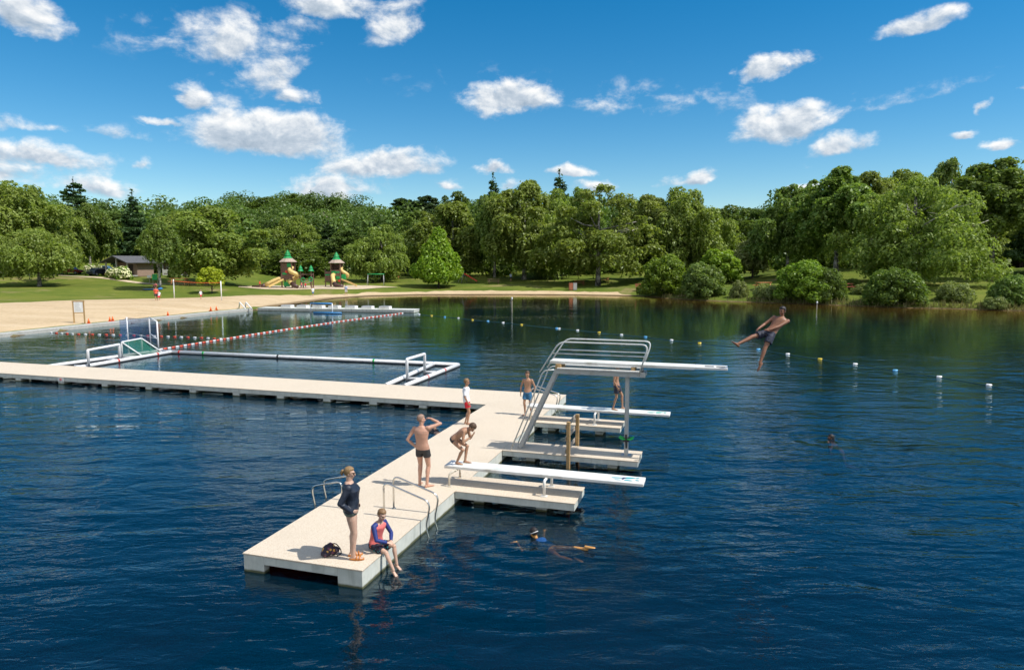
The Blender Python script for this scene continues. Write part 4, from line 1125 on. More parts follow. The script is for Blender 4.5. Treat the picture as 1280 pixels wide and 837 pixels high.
def sandals(c):
    for s, sd in ((1, 'R'), (-1, 'L')):
        an = c['J']['an' + sd]; td = Vector(c['P'].get('td' + sd, (s * .25, 1, 0))).normalized(); sd_ = Vector((td.y, -td.x, 0)); l = c['H'] / 1.75
        b = MB(); z = an.z - .045 * c['H']
        P = []
        for q in range(16):
            a_ = q / 16 * 2 * math.pi; P.append(an + td * (.065 + .145 * math.cos(a_)) * l + sd_ * .052 * math.sin(a_) * (1 + .15 * math.cos(a_)) * l)
        b.prism([(p.x, p.y) for p in P], z - .002, z + .022)
        o = b.obj('sandal', M['sandal'], c['root'])
        b = MB(); 
        for off in (.07, .125):
            b.tube([an + td * off * l + sd_ * math.cos(q) * .056 * l + Vector((0, 0, z - an.z + .02 + (.058 - off * .12) * l * math.sin(q))) for q in [math.pi * i / 8 for i in range(9)]], .012 * l, 6)
        b.obj('strap', M['sandal'], o)

e2 = (E2.x, E2.y); e1 = (E1.x, E1.y)
# woman with hand on hip
person(at(441, 697, DZ), (.97, .14), 1.69, {'wrR': (.20, .00, .965), 'ehR': (.35, -1, .1), 'hdR': (-.25, .95, -.15), 'pnR': (-.9, -.2, 0), 'wrL': (-.20, .04, .97), 'ehL': (-.5, -.9, 0), 'hdL': (.4, .8, -.1), 'pnL': (.6, -.5, 0),
        'anR': (.085, .02, .085), 'anL': (-.085, -.02, .085), 'tdR': (.12, 1, 0), 'tdL': (-.22, 1, 0), 'pel': (0, -.01, .915), 'chest': (0, -.03, 1.40), 'hf': (.10, 1, -.12), 'belly': .04, 'bust': .045, 'thick': 1.18},
       'woman in dark navy long-sleeved top, sunglasses and orange sandals, hands on hips', 'pale', 'blond',
       (upper('rash_top', 'navy_lycra', 1.92, -.02, .009), briefs('swim_briefs', 'sage_brief'), sunglasses, ponytail, sandals), 1.34)
# seated boy on the edge
sb_loc = J(.88, -.10, DZ)
person(sb_loc, (.88, -.48), 1.42, {'pel': (0, -.11, .085), 'chest': (0, -.02, .50), 'anR': (.12, .40, -.27), 'anL': (-.11, .30, -.27), 'khR': (.15, .6, 1), 'khL': (-.15, .6, 1), 'tdR': (.1, .9, -.45), 'tdL': (-.1, .9, -.45), 'soleR': (0, -.4, -1), 'soleL': (0, -.4, -1),
        'wrR': (.06, .21, .205), 'wrL': (-.05, .22, .205), 'ehR': (1, -.3, -.2), 'ehL': (-1, -.3, -.2), 'hdR': (-.6, .7, -.2), 'hdL': (.6, .7, -.2), 'pnR': (-.2, -.3, -.8), 'pnL': (.2, -.3, -.8), 'curlR': .9, 'curlL': .9,
        'hd': (-.05, .36, 1), 'hf': (.32, 1, -.5), 'thick': .98},
       'boy in coral top with royal blue sleeves sitting on the jetty edge, legs dangling', 'pale', 'sandy',
       (upper('rash_top', 'coral_shirt', 1.9, .0, .010, 'royal_sleeve'), shorts('patterned_shorts', 'tropic_shorts', .72, .108, .012, .05)), 1.15, .215)
# bald man shading his eyes, seen from behind
person(at(529, 607.5, DZ), (.30, .954), 1.78, {'wrR': (.15, .17, 1.665), 'ehR': (1, .35, -.25), 'hdR': (-.85, .35, .1), 'pnR': (-.1, -.1, -1), 'thumbR': 1, 'wrL': (-.185, -.01, .985), 'ehL': (-1, -.55, .1), 'hdL': (.5, .5, -.6), 'pnL': (.7, -.3, -.3),
        'anR': (.115, -.03, .08), 'anL': (-.115, .05, .08), 'tdR': (.55, .8, 0), 'tdL': (-.2, 1, 0), 'chest': (-.015, -.02, 1.44), 'shrugR': .02, 'hf': (.75, .66, .02), 'thick': 1.02},
       'bald shirtless man in black trunks seen from behind, shading his eyes with a raised arm', 'rosy', 'grey', (shorts('swim_trunks', 'black_trunks', .42, .094, .008, .045),), 1.04)
# crouching boy on the near board
bz = BZ
person(J(5.06, -.12, bz + .006), (.955, -.29), 1.46, {'pel': (0, -.13, .60), 'chest': (0, .19, .855), 'anR': (.085, -.02, .065), 'anL': (-.085, .13, .065), 'khR': (.2, 1, .1), 'khL': (-.2, 1, .1), 'tdR': (.1, 1, 0), 'tdL': (-.1, 1, 0),
        'wrR': (.08, .33, .70), 'wrL': (-.07, .34, .73), 'ehR': (.6, -.5, -.7), 'ehL': (-.6, -.5, -.7), 'hdR': (-.25, .6, .55), 'hdL': (.25, .6, .55), 'pnR': (-.3, -.7, .5), 'pnL': (.3, -.7, .5), 'hd': (0, .9, .42), 'hf': (0, .62, -.80), 'thick': 1.0, 'neck': .7},
       'boy in black swim briefs crouching on the inner end of the nearest low board', 'tan', 'brown', (shorts('swim_briefs', 'black_trunks', .16, .088, .007, .045),), 1.05, .218)
# boy in a white shirt
person(at(583.5, 530, DZ), (.97, .0), 1.52, {'wrR': (.20, .06, .78), 'wrL': (-.20, .02, .78), 'ehR': (.6, -1, 0), 'anR': (.07, .03, .07), 'anL': (-.07, -.05, .07), 'hf': (-.15, 1, -.05), 'thick': .95},
       'boy in a white T-shirt, red shorts and sunglasses standing on the jetty facing the boards', 'tan', 'sandy', (upper('tee_shirt', 'white_shirt', .85, -.04, .016), shorts('red_shorts', 'red_shorts', .55, .118, .016, .03), sunglasses), 1.0, .22)
# boy in blue trunks at the far corner
person(at(659.5, 518.5, DZ), (-.42, -.90), 1.56, {'wrR': (.25, .05, .79), 'wrL': (-.24, -.02, .79), 'ehR': (.8, -.6, 0), 'ehL': (-.8, -.6, 0), 'anR': (.07, .06, .07), 'anL': (-.09, -.12, .07), 'hf': (-.1, 1, -.3), 'hd': (0, .2, 1), 'thick': .92},
       'shirtless boy in blue trunks walking on the far corner of the jetty, looking down', 'tan', 'brown', (shorts('swim_shorts', 'blue_trunks', .66, .108, .014, .045),), .97, .22)
# boy on the board behind the tower
person(J(12.35, 2.72, BZ + .006), (.955, -.29), 1.56, {'wrR': (.19, .05, .80), 'wrL': (-.20, .03, .80), 'anR': (.05, -.10, .07), 'anL': (-.06, .20, .10), 'khL': (0, 1, 0), 'hf': (0, 1, -.2), 'thick': .9},
       'shirtless boy in dark trunks on the far low board, half hidden by tower post', 'tan', 'brown', (shorts('swim_shorts', 'grey_print', .62, .108, .014, .045),), .95, .215)
# diver falling off the high board
dv = aty(961, 417, 17.9)
person(dv, (-.96, -.28), 1.74, {'pel': (0, 0, 0), 'chest': (.0, -.36, .375), 'anL': (-.16, .36, -.76), 'anR': (.10, .86, -.25), 'khL': (-.2, .9, .4), 'khR': (.2, .6, 1), 'tdR': (.0, .8, .6), 'tdL': (.0, .6, -.8), 'soleR': (0, 1, -.4), 'soleL': (0, -.7, -.6),
        'hs': (.9, .35, .05), 'ss': (.78, .55, .22), 'wrL': (-.13, .18, .08), 'wrR': (.14, .22, .13), 'ehL': (-1, -.3, -.7), 'ehR': (1, -.2, -.4), 'hdL': (.5, .8, .0), 'hdR': (-.5, .8, -.2), 'pnL': (.5, 0, -.8), 'pnR': (-.5, 0, -.8), 'hd': (-.08, .05, 1), 'hf': (-.35, 1, -.55), 'thick': 1.0},
       'dark-haired young man in dark printed swim shorts falling through the air off the high board', 'brown', 'dark', (shorts('swim_shorts', 'grey_print', .62, .112, .016, .045),), .98)
# swimmers
def capp(c):
    hp, k, RM = c['hp'], c['k'], c['RM']; b = MB()
    b.tube([hp(.085 * math.cos(q), .100 * math.sin(q) - .01, .012) for q in [i / 20 * 2 * math.pi for i in range(20)]], .008 * k, 6, closed=True)
    b.obj('goggle_strap', M['white_plastic'], c['root'])
    b = MB(); b.ell(hp(0, .088, .006), (.062 * k, .022 * k, .030 * k), 12, 8, M=RM); b.obj('goggles', M['lens'], c['root'])
sw1 = at(672, 672, .0)
person(sw1, (-.72, .69), 1.58, {'pel': (0, -.40, -.15), 'chest': (0, -.02, -.085), 'anL': (-.16, -1.16, -.10), 'anR': (.24, -1.18, .035), 'khL': (-1, 0, -.2), 'khR': (1, 0, .0), 'tdL': (0, -1, -.1), 'tdR': (.3, -1, 0), 'soleL': (0, -.1, 1), 'soleR': (0, -.1, 1),
        'wrL': (-.44, .20, -.015), 'wrR': (.40, .16, -.02), 'ehL': (-.3, .3, -.6), 'ehR': (.3, .3, -.6), 'hdL': (-.8, .5, .05), 'hdR': (.8, .5, .05), 'pnL': (0, 0, -1), 'pnR': (0, 0, -1), 'hd': (0, .50, .9), 'hf': (.2, 1, -.15), 'curlR': .2, 'curlL': .2},
       'swimmer in a blue top and goggles in the water in front of the nearest platform', 'wet', 'dark', (upper('swim_top', 'swim_blue', .6, .0, .012), capp), 1.0, .225)
person(at(1040, 553, -.14), (-.9, .43), 1.6, {'pel': (0, -.30, -.34), 'chest': (0, 0, -.05), 'anL': (-.1, -.8, -.8), 'anR': (.1, -.8, -.8), 'wrL': (-.44, .10, .01), 'wrR': (.46, -.06, .01), 'ehL': (-.3, 0, -1), 'ehR': (.3, 0, -1), 'hd': (0, .1, 1), 'hf': (-.2, 1, -.1)},
       'dark-haired swimmer far out in open water, only head and shoulders showing', 'brown', 'dark', (), 1.0, .225)
person(J(10.55, -2.93, -.05), (.55, -.83), 1.5, {'pel': (0, -.40, -.02), 'chest': (0, -.04, .03), 'anL': (-.12, -1.05, .0), 'anR': (.12, -1.05, -.02), 'wrL': (-.40, .22, .05), 'wrR': (.30, .28, .05), 'ehL': (-.3, 0, -1), 'ehR': (.3, 0, -1), 'hd': (0, .9, .5), 'hf': (0, .4, 1), 'khL': (0, 0, 1), 'khR': (0, 0, 1)},
       'swimmer in the water close against the left edge of the jetty, mostly hidden behind it', 'tan', 'brown', (shorts('swim_shorts', 'black_trunks', .4, .1, .01, .04),), .95, .215)

# bag beside the woman
bag = empty('bag', at(412, 693.5, DZ), .4, 'patterned cloth bag slumped on the deck behind the woman in sandals', 'bag')
b = MB(); b.ell((0, 0, .13), (.17, .14, .14), 24, 14); b.ell((.11, .03, .09), (.13, .12, .09), 20, 12); b.ell((-.09, -.04, .08), (.12, .12, .08), 20, 12); b.ell((.02, 0, .24), (.09, .08, .06), 16, 10)
for v in b.bm.verts:
    q = math.sin(v.co.x * 61) * math.cos(v.co.y * 53 + v.co.z * 41); v.co += v.co.normalized() * .012 * q; v.co.z = max(v.co.z, .004)
b.remesh('pouch', M['bag_print'], bag, .01, 2)
b = MB(); b.tube(round_path([(.02, 0, .27), (.16, .05, .25), (.26, .02, .10), (.27, -.04, .015), (.15, -.14, .012)], .08), .012, 8); b.obj('strap', M['black_rubber'], bag)
bag.scale = (.80, .80, .80)
# ------------------------------------------------------------------ trees
def leaf_mat(name, dark, light, trans=.30, tint=(.9, 1.1)):
    m = bpy.data.materials.new(name); m.use_nodes = True; t = NT(m.node_tree); m.node_tree.nodes.clear()
    out = t.n('ShaderNodeOutputMaterial'); geo = t.n('ShaderNodeNewGeometry'); oi = t.n('ShaderNodeObjectInfo')
    c = t.ramp(geo.outputs['Random Per Island'], [(0.0, dark), (.55, tuple((a + b) / 2 for a, b in zip(dark, light))), (1.0, light)])
    pos = geo.outputs['Position']
    n1 = t.noise(pos, .22, 3)
    c = t.mixc(t.smooth(n1, .40, .66), c, tuple(x * f for x, f in zip(light, (1.25, 1.12, .9))), 'MIX') if False else c
    tint = t.n('ShaderNodeAttribute', attribute_name='tint').outputs['Fac']      # per-tree difference inside a wood
    hsv = t.n('ShaderNodeHueSaturation'); t.l(c, hsv.inputs['Color'])
    t.l(t.math('MULTIPLY_ADD', oi.outputs['Random'], .016, .491), hsv.inputs['Hue'])
    t.l(t.math('MULTIPLY_ADD', n1, .7, t.math('MULTIPLY_ADD', oi.outputs['Random'], .34, t.math('ADD', .82, tint)))  , hsv.inputs['Value'])
    df = t.n('ShaderNodeBsdfDiffuse'); tl = t.n('ShaderNodeBsdfTranslucent'); gl = t.n('ShaderNodeBsdfGlossy'); gl.inputs['Roughness'].default_value = .45
    t.l(hsv.outputs[0], df.inputs['Color'])
    t.l(t.mixc(1.0, hsv.outputs[0], (1.15, 1.2, .55), 'MULTIPLY'), tl.inputs['Color'])
    gl.inputs['Color'].default_value = (.6, .65, .6, 1)
    m1 = t.n('ShaderNodeMixShader'); m1.inputs[0].default_value = trans; t.l(df.outputs[0], m1.inputs[1]); t.l(tl.outputs[0], m1.inputs[2])
    m2 = t.n('ShaderNodeMixShader'); m2.inputs[0].default_value = .035; t.l(m1.outputs[0], m2.inputs[1]); t.l(gl.outputs[0], m2.inputs[2])
    t.l(m2.outputs[0], out.inputs['Surface']); return m
LM = {'birch': leaf_mat('birch_leaves', (.128, .182, .034), (.262, .312, .076), .46), 'birch_b': leaf_mat('birch_leaves_green', (.095, .160, .032), (.210, .280, .066), .46),
      'dark': leaf_mat('dark_leaves', (.065, .115, .018), (.150, .205, .036), .44), 'lime': leaf_mat('lime_leaves', (.12, .215, .016), (.25, .35, .034), .46),
      'pine': leaf_mat('needles', (.028, .060, .022), (.070, .115, .038), .25), 'shrub': leaf_mat('shrub_leaves', (.10, .175, .016), (.21, .29, .034), .46),
      'grey': leaf_mat('pale_leaves', (.13, .17, .05), (.28, .32, .12), .44), 'yellow': leaf_mat('yellow_leaves', (.20, .24, .012), (.36, .38, .03), .35),
      'flower': leaf_mat('cream_blossom', (.40, .40, .22), (.75, .72, .50), .2), 'wood': leaf_mat('far_wood_leaves', (.058, .105, .022), (.135, .190, .044), .38), 'reed': leaf_mat('reed_blades', (.11, .12, .04), (.25, .23, .10))}
def bark(name, a, b_, sc):
    m, t, b = new_mat(name); tc = t.n('ShaderNodeTexCoord').outputs['Object']
    n = t.noise(t.mapping(tc, (1, 1, .35)), sc, 5, .65); t.l(t.ramp(n, [(.42, a), (.58, b_)]), b.inputs['Base Color']); b.inputs['Roughness'].default_value = .9
    t.l(t.bump(n, .6, .03), b.inputs['Normal']); return m
BK = {'birch': bark('birch_bark', (.06, .055, .05), (.40, .38, .35), 3.2), 'dark': bark('dark_bark', (.035, .028, .022), (.09, .072, .055), 4), 'dead': bark('bare_wood', (.25, .23, .20), (.46, .44, .40), 3)}

def rot_to(n, rng):
    """orthonormal frames with z = n"""
    a = rng.normal(size=n.shape); u = np.cross(n, a); u /= np.linalg.norm(u, axis=1)[:, None] + 1e-9
    return u, np.cross(n, u)

def leaves(lobes, n, size, rng, droop=0.0, aspect=1.7, inner=.55, up=.7, rough=.75, strand=0.0, floor=None):
    """lobes: rows x,y,z,rx,ry,rz -> verts, quads of leaf sprays spread through the lobes' outer volume"""
    L = np.asarray(lobes, float); area = L[:, 3] * L[:, 4] + L[:, 4] * L[:, 5] + L[:, 3] * L[:, 5]
    k = rng.choice(len(L), n, p=area / area.sum())
    d = rng.normal(size=(n, 3)); d /= np.linalg.norm(d, axis=1)[:, None]
    r = inner + (1 - inner) * rng.random(n) ** .45; r *= 1 + .07 * np.clip(rng.normal(size=n), -1.5, 1.5)
    c = L[k, :3] + d * L[k, 3:6] * r[:, None]
    nrm = d / L[k, 3:6]; nrm /= np.linalg.norm(nrm, axis=1)[:, None]
    nrm = nrm + rng.normal(size=(n, 3)) * rough + np.array([0, 0, up]); nrm /= np.linalg.norm(nrm, axis=1)[:, None]
    u, v = rot_to(nrm, rng)
    if strand > 0:                                   # hanging strands: runs of eight leaves below an anchor on the clump
        m_ = int(n * .62) // 8 * 8; an = rng.permutation(n)[:m_ // 8]; an = np.repeat(an, 8); t_ = np.tile(np.arange(8) / 7.0, m_ // 8)
        ln_ = np.repeat(strand * rng.uniform(.35, 1.15, m_ // 8), 8)
        cs = c[an] + d[an] * (np.sqrt(t_) * .35)[:, None] + rng.normal(size=(m_, 3)) * .07; cs[:, 2] -= t_ * ln_
        c[:m_] = cs; nrm[:m_] = d[an] * np.array([1, 1, .2]) + rng.normal(size=(m_, 3)) * .6 + np.array([0, 0, .35]); nrm[:m_] /= np.linalg.norm(nrm[:m_], axis=1)[:, None]
        u, v = rot_to(nrm, rng)
    if droop > 0:                                    # long axis hangs down
        dn = np.array([0, 0, -1.0]) + rng.normal(size=(n, 3)) * .25 + d * np.array([.35, .35, 0]); dn -= nrm * (dn * nrm).sum(1)[:, None]; dn /= np.linalg.norm(dn, axis=1)[:, None] + 1e-9
        w_ = (rng.random(n) < droop)[:, None]
        if strand > 0: w_[:m_] = True
        u = np.where(w_, dn, u); v = np.cross(nrm, u)
    s = size * (.6 + .8 * rng.random(n)); a_ = (u * (s * aspect / 2)[:, None]); b_ = v * (s / 2)[:, None]
    j = lambda: 1 + .5 * (rng.random(n)[:, None] - .5)
    bend = nrm * (s * .22)[:, None]
    P = np.stack([c - a_ * j(), c + b_ * j() - bend * .0 + a_ * .1, c + a_ * j() - bend, c - b_ * j() + a_ * .15 * j()], 1)
    if floor is not None:
        low = P[:, :, 2].min(1) < floor; P[low, :, 2] += (floor - P[low, :, 2].min(1))[:, None] + rng.random(low.sum())[:, None] * .6
    V = P.reshape(-1, 3); Q = np.arange(len(V)).reshape(-1, 4)
    return V, Q

def crown_obj(V, Q, mt, parent, name='crown'):
    return link(name, np_mesh(name, V, Q), mt, parent)

def limbs(b, base, top, r0, lobes, rng, nl=10, lean=(0, 0), start=.25, seg=7, tip=.35):
    """trunk from base to top with limbs reaching into the lobes"""
    H = top; pts = []
    for k in range(7):
        f = k / 6; pts.append(Vector((lean[0] * f + .12 * math.sin(3 * f + lean[1]) * r0 * 3, lean[1] * f, base + (H - base) * f)))
    b.tube(pts, [r0 * (1.25 if k == 0 else 1) * (1 - .8 * k / 6) for k in range(7)], 9)
    order = rng.permutation(len(lobes))[:nl]
    for i in order:
        l = lobes[i]; f = start + (.92 - start) * rng.random()
        z = min(l[2] * .9, base + (H - base) * f); ff = (z - base) / (H - base)
        p = Vector((lean[0] * ff, lean[1] * ff, z)); q = Vector((l[0], l[1], l[2] + l[5] * .2))
        m_ = p.lerp(q, .5) + Vector((0, 0, (q - p).length * .14))
        rr = r0 * .42 * (1 - .6 * ff)
        b.tube([p, p.lerp(m_, .55) + Vector(rng.normal(size=3) * .05), m_, m_.lerp(q, .6), q], [rr, rr * .8, rr * .6, rr * .4, rr * tip * .5], seg)

def build_tree(name, lobes, nleaf, size, lm, bk, r0, top, seed, droop=0, strand=0, lean=(0, 0), nl=12, aspect=1.7, inner=.55, floor=None, rough=.75, base=-.6, start=.25, up=.7, dead=0):
    rng = np.random.default_rng(seed)
    e = bpy.data.objects.new(name, None); COL.objects.link(e)
    b = MB(); limbs(b, base, top, r0, lobes, rng, nl, lean, start); b.obj('trunk', BK[bk], e)
    if dead:
        b = MB()
        for k in range(9):
            a_ = rng.random() * 6.28; z = top * (.3 + .45 * rng.random()); l = top * (.36 + .16 * rng.random()) * dead
            p = Vector((0, 0, z)); q = p + Vector((math.cos(a_) * l * .85, math.sin(a_) * l * .85, l * (.25 + .5 * rng.random())))
            m_ = p.lerp(q, .5) + Vector(rng.normal(size=3) * .4)
            b.tube([p, m_, q], [.17, .12, .05], 6)
            for s_ in range(3):
                q2 = m_.lerp(q, rng.random()); b.tube([q2, q2 + Vector(rng.normal(size=3) * .9)], [.05, .015], 5)
        b.obj('bare_limbs', BK['dead'], e)
    V, Q = leaves(lobes, nleaf, size, rng, droop, aspect, inner, up, rough, strand, floor)
    crown_obj(V, Q, LM[lm], e)
    return e

def round_lobes(H, Wd, z0, n, seed, rmin=.16, rmax=.30, top_narrow=.7, flat=.85):
    """clumps on the surface of an egg-shaped crown between z0 and H"""
    rng = np.random.default_rng(seed); out = [(0, 0, z0 + (H - z0) * .45, Wd * .26, Wd * .26, (H - z0) * .36)]
    for i in range(n):
        f = (i + .5) / n; a_ = i * 2.39996 + rng.normal() * .3; z = z0 + (H - z0) * (.08 + .88 * f)
        prof = math.sin(math.pi * min(1, (f * .82 + .16)) ** top_narrow) ** .75
        rad = Wd / 2 * prof * (.72 + .22 * rng.random()); s = Wd * (rmin + (rmax - rmin) * rng.random()) * (.75 + .5 * prof) * .62
        out.append((rad * math.cos(a_), rad * math.sin(a_), min(z, H - s * .7), s, s, s * flat))
    return np.array(out)

def loose_lobes(H, Wd, z0, n, seed, tops=3):
    """several leaders of unequal height, each with its own clumps, so the outline is uneven and gaps open between them"""
    rng = np.random.default_rng(seed); out = []
    subs = [(0, 0, z0, H, Wd * .66, .34)]
    for i in range(tops):
        a_ = i * 6.283 / tops + rng.normal() * .5; r_ = Wd * rng.uniform(.18, .30)
        subs.append((r_ * math.cos(a_), r_ * math.sin(a_), z0 * rng.uniform(.75, 1.5), H * rng.uniform(.66, .95), Wd * rng.uniform(.40, .58), .66 / tops))
    for (x, y, zb, zt, w_, sh_) in subs:
        m_ = max(5, int(n * sh_)); dz = zt - zb
        for j in range(m_):
            f = (j + .5) / m_; a_ = j * 2.39996 + rng.normal() * .5; prof = math.sin(math.pi * min(1, (f * .80 + .16)) ** .8) ** .8
            rad = w_ / 2 * prof * rng.uniform(.45, 1.12); s = w_ * rng.uniform(.10, .23) * (.55 + .65 * prof)
            out.append((x + rad * math.cos(a_), y + rad * math.sin(a_), min(zb + dz * (.04 + .93 * f), zt - s * .6), s, s * rng.uniform(.8, 1.1), s * rng.uniform(.7, 1.15)))
    return np.array(out)

# prototypes: unit-free, modelled at real size, metres
PRO = {}
def birch(seed, H=18, Wd=11, z0=3.2, n=34, lm='birch', leafn=38000, r0=.26, strand=1.9, size=.205, **kw):
    return build_tree('birch_tree', loose_lobes(H, Wd, z0, int(n * 1.5), seed, 4), leafn, size, lm, kw.pop('bk', 'birch'), r0, H * .86, seed, droop=.6, strand=strand, aspect=2.3, inner=.25, **kw)
PRO['birch_a'] = birch(11); PRO['birch_b'] = birch(12, 19, 10, 5.6, 36, 'birch_b'); PRO['birch_c'] = birch(13, 17, 12.5, 2.2, 38, 'birch', 40000)
PRO['birch_tall'] = birch(14, 20, 8.5, 8.8, 30, 'birch_b', 28000, .24)
PRO['weeping'] = birch(15, 11.0, 11.5, 3.6, 34, 'birch', 28000, .24, 1.5, .18, floor=1.3)
PRO['airy'] = birch(17, 20, 11.5, 3.0, 26, 'birch', 21000, .24, 1.3, .19, dead=.5)
PRO['sparse'] = birch(16, 18.5, 17, 2.2, 44, 'birch', 40000, .34, 1.5, .19, dead=1.0, nl=22)
def broad(seed, H, Wd, z0, n, lm, leafn, size=.25, r0=.3, bk='dark', **kw):
    return build_tree('broadleaf_tree', loose_lobes(H, Wd, z0, int(n * 1.4), seed, 3), leafn, size, lm, bk, r0, H * .82, seed, droop=.2, strand=.3, aspect=1.5, **kw)
PRO['oak'] = broad(21, 15, 12, 2.5, 34, 'dark', 32000); PRO['oak_b'] = broad(22, 16, 11, 3.0, 32, 'wood', 32000); PRO['lowoak'] = broad(23, 9.5, 11, .8, 34, 'dark', 19000)
PRO['pale'] = broad(24, 8, 8.5, 1.4, 26, 'grey', 10000, .27, .16)
def cone_lobes(H, Wd, z0, n, seed):
    rng = np.random.default_rng(seed); out = [(0, 0, z0 + (H - z0) * .35, Wd * .25, Wd * .25, (H - z0) * .38)]
    for i in range(n):
        f = ((i + .5) / n) ** 1.25; a_ = i * 2.39996; z = z0 + (H - z0) * (.05 + .9 * f); prof = (1 - f) ** .9 * min(1, .55 + f * 5) + .03
        s = Wd * (.065 + .075 * prof) * (.8 + .5 * rng.random()); rad = Wd / 2 * prof * rng.uniform(.6, .95)
        out.append((rad * math.cos(a_), rad * math.sin(a_), z, s, s, s * 1.1))
    return np.array(out)
PRO['maple'] = build_tree('maple_tree', cone_lobes(11, 9.0, 1.7, 64, 31), 15000, .30, 'lime', 'dark', .2, 9.8, 31, droop=.1, aspect=1.3, inner=.6)
def conifer(seed, H, Wd, z0, tiers, lm='pine', flatness=.2, per=9, ln=9000, name='spruce_tree', pw=.85):
    rng = np.random.default_rng(seed); lob = []
    for t_ in range(tiers):
        f = t_ / (tiers - 1); z = z0 + (H - z0) * f; R_ = Wd / 2 * (1 - f) ** pw * (.8 + .35 * rng.random()) + .25
        for k in range(per if f < .9 else 3):
            a_ = rng.random() * 6.28; r_ = R_ * (.45 + .2 * rng.random()); q_ = R_ * rng.uniform(.28, .55); r_ *= rng.uniform(.6, 1.25); lob.append((r_ * math.cos(a_), r_ * math.sin(a_), z - R_ * .16 + rng.normal() * (H - z0) / tiers * .35, q_, q_ * .7, max(.2, R_ * flatness)))
    return build_tree(name, np.array(lob), ln, .34, lm, 'dark', .24, H, seed, droop=.35, aspect=2.2, inner=.3, nl=14, start=.15, up=.1)
PRO['spruce'] = conifer(41, 22, 8, 3, 22, ln=12000); PRO['cedar'] = conifer(42, 21, 11, 5, 9, 'pine', .10, 11, 12000, 'cedar_tree', .42)
PRO['pine'] = build_tree('pine_tree', round_lobes(20, 9, 9, 22, 43, .14, .28, .8, .6), 9000, .36, 'pine', 'dark', .28, 18, 43, droop=.1, inner=.4)
PRO['sapling'] = build_tree('golden_tree', round_lobes(3.9, 3.9, 1.3, 18, 51, .16, .3, .75, .7), 2200, .26, 'yellow', 'dark', .10, 3.2, 51, droop=.1, aspect=1.4)
def bush(seed, H, Wd, lm, leafn, n=30, size=.20, **kw):
    rng = np.random.default_rng(seed); lob = [(0, 0, H * .4, Wd * .3, Wd * .3, H * .42)]
    for i in range(n):
        a_ = i * 2.39996; f = (i + .5) / n; z = H * (.06 + .80 * f); prof = math.cos(f * 1.35) ** .6; s = Wd * (.10 + .07 * rng.random())
        lob.append((Wd * .40 * prof * math.cos(a_) * (.85 + .3 * rng.random()), Wd * .40 * prof * math.sin(a_), z, s, s, s * 1.05))
    e = bpy.data.objects.new('bush', None); COL.objects.link(e)
    b = MB()
    for k in range(9):
        l = lob[int(rng.integers(1, len(lob)))]; b.tube([(rng.normal() * .15, rng.normal() * .15, -.4), (l[0] * .5, l[1] * .5, l[2] * .6), (l[0] * .9, l[1] * .9, l[2])], [.07, .05, .015], 5)
    b.obj('stems', BK['dark'], e)
    V, Q = leaves(np.array(lob), leafn, size, rng, .1, 1.6, .5, .3, .6, 0, -.1); crown_obj(V, Q, LM[lm], e, 'foliage')
    return e
PRO['bush_light'] = bush(61, 6.0, 6.6, 'shrub', 15000); PRO['bush_dark'] = bush(62, 6.2, 7.2, 'dark', 15000); PRO['bush_lime'] = bush(63, 5.6, 5.2, 'lime', 9000, 24, .24); PRO['bush_small'] = bush(64, 3.2, 4.4, 'grey', 6500, 20, .15); PRO['bush_green'] = bush(66, 5, 5.5, 'birch_b', 12000)
PRO['flower_bush'] = bush(65, 2.0, 3.2, 'shrub', 1800, 16, .2)
o_ = PRO['flower_bush']; Vf, Qf = leaves(np.array([(0, 0, 1.0, 1.55, 1.55, 1.0)]), 420, .26, np.random.default_rng(5), 0, 1.0, .9, .6, .3, 0, .3); link('blossom', np_mesh('blossom', Vf, Qf), LM['flower'], o_)
used = set()
PH = {k: max((v.co.z for c in p.children for v in c.data.vertices)) for k, p in PRO.items()}
def plant(kind, px, d, top, label, group, wpx=None, rz=None, cat='tree', sink=.15):
    """kind at image column px, d metres ahead; height so that its top reaches image row top; optional crown width in pixels"""
    x = (px - CCX) / CF * d * math.cos(PITCH) ; y = d; z = hz(x, y)
    zt = aty(px, top, d).z; s = max(.15, (zt - z) / PH[kind])
    sx = s
    if wpx:
        p = PRO[kind]; ww = p.get('w0')
        if ww is None:
            cr = [c for c in p.children if c.name.startswith(('crown', 'foliage'))][0]; co = np.empty(len(cr.data.vertices) * 3, np.float32); cr.data.vertices.foreach_get('co', co); co = co.reshape(-1, 3)
            ww = float(np.percentile(co[:, 0], 97) - np.percentile(co[:, 0], 3)); p['w0'] = ww
        sx = wpx / CF * d / ww
    rz = random.uniform(0, 6.28) if rz is None else rz
    if kind in used: o = dup(PRO[kind])
    else: o = PRO[kind]; used.add(kind)
    o.location = (x, y, z - sink); o.rotation_euler = (0, 0, rz); o.scale = (sx, sx, s)
    tag(o, label, cat, group); 
    return o
G1 = 'trees round the lake shore'
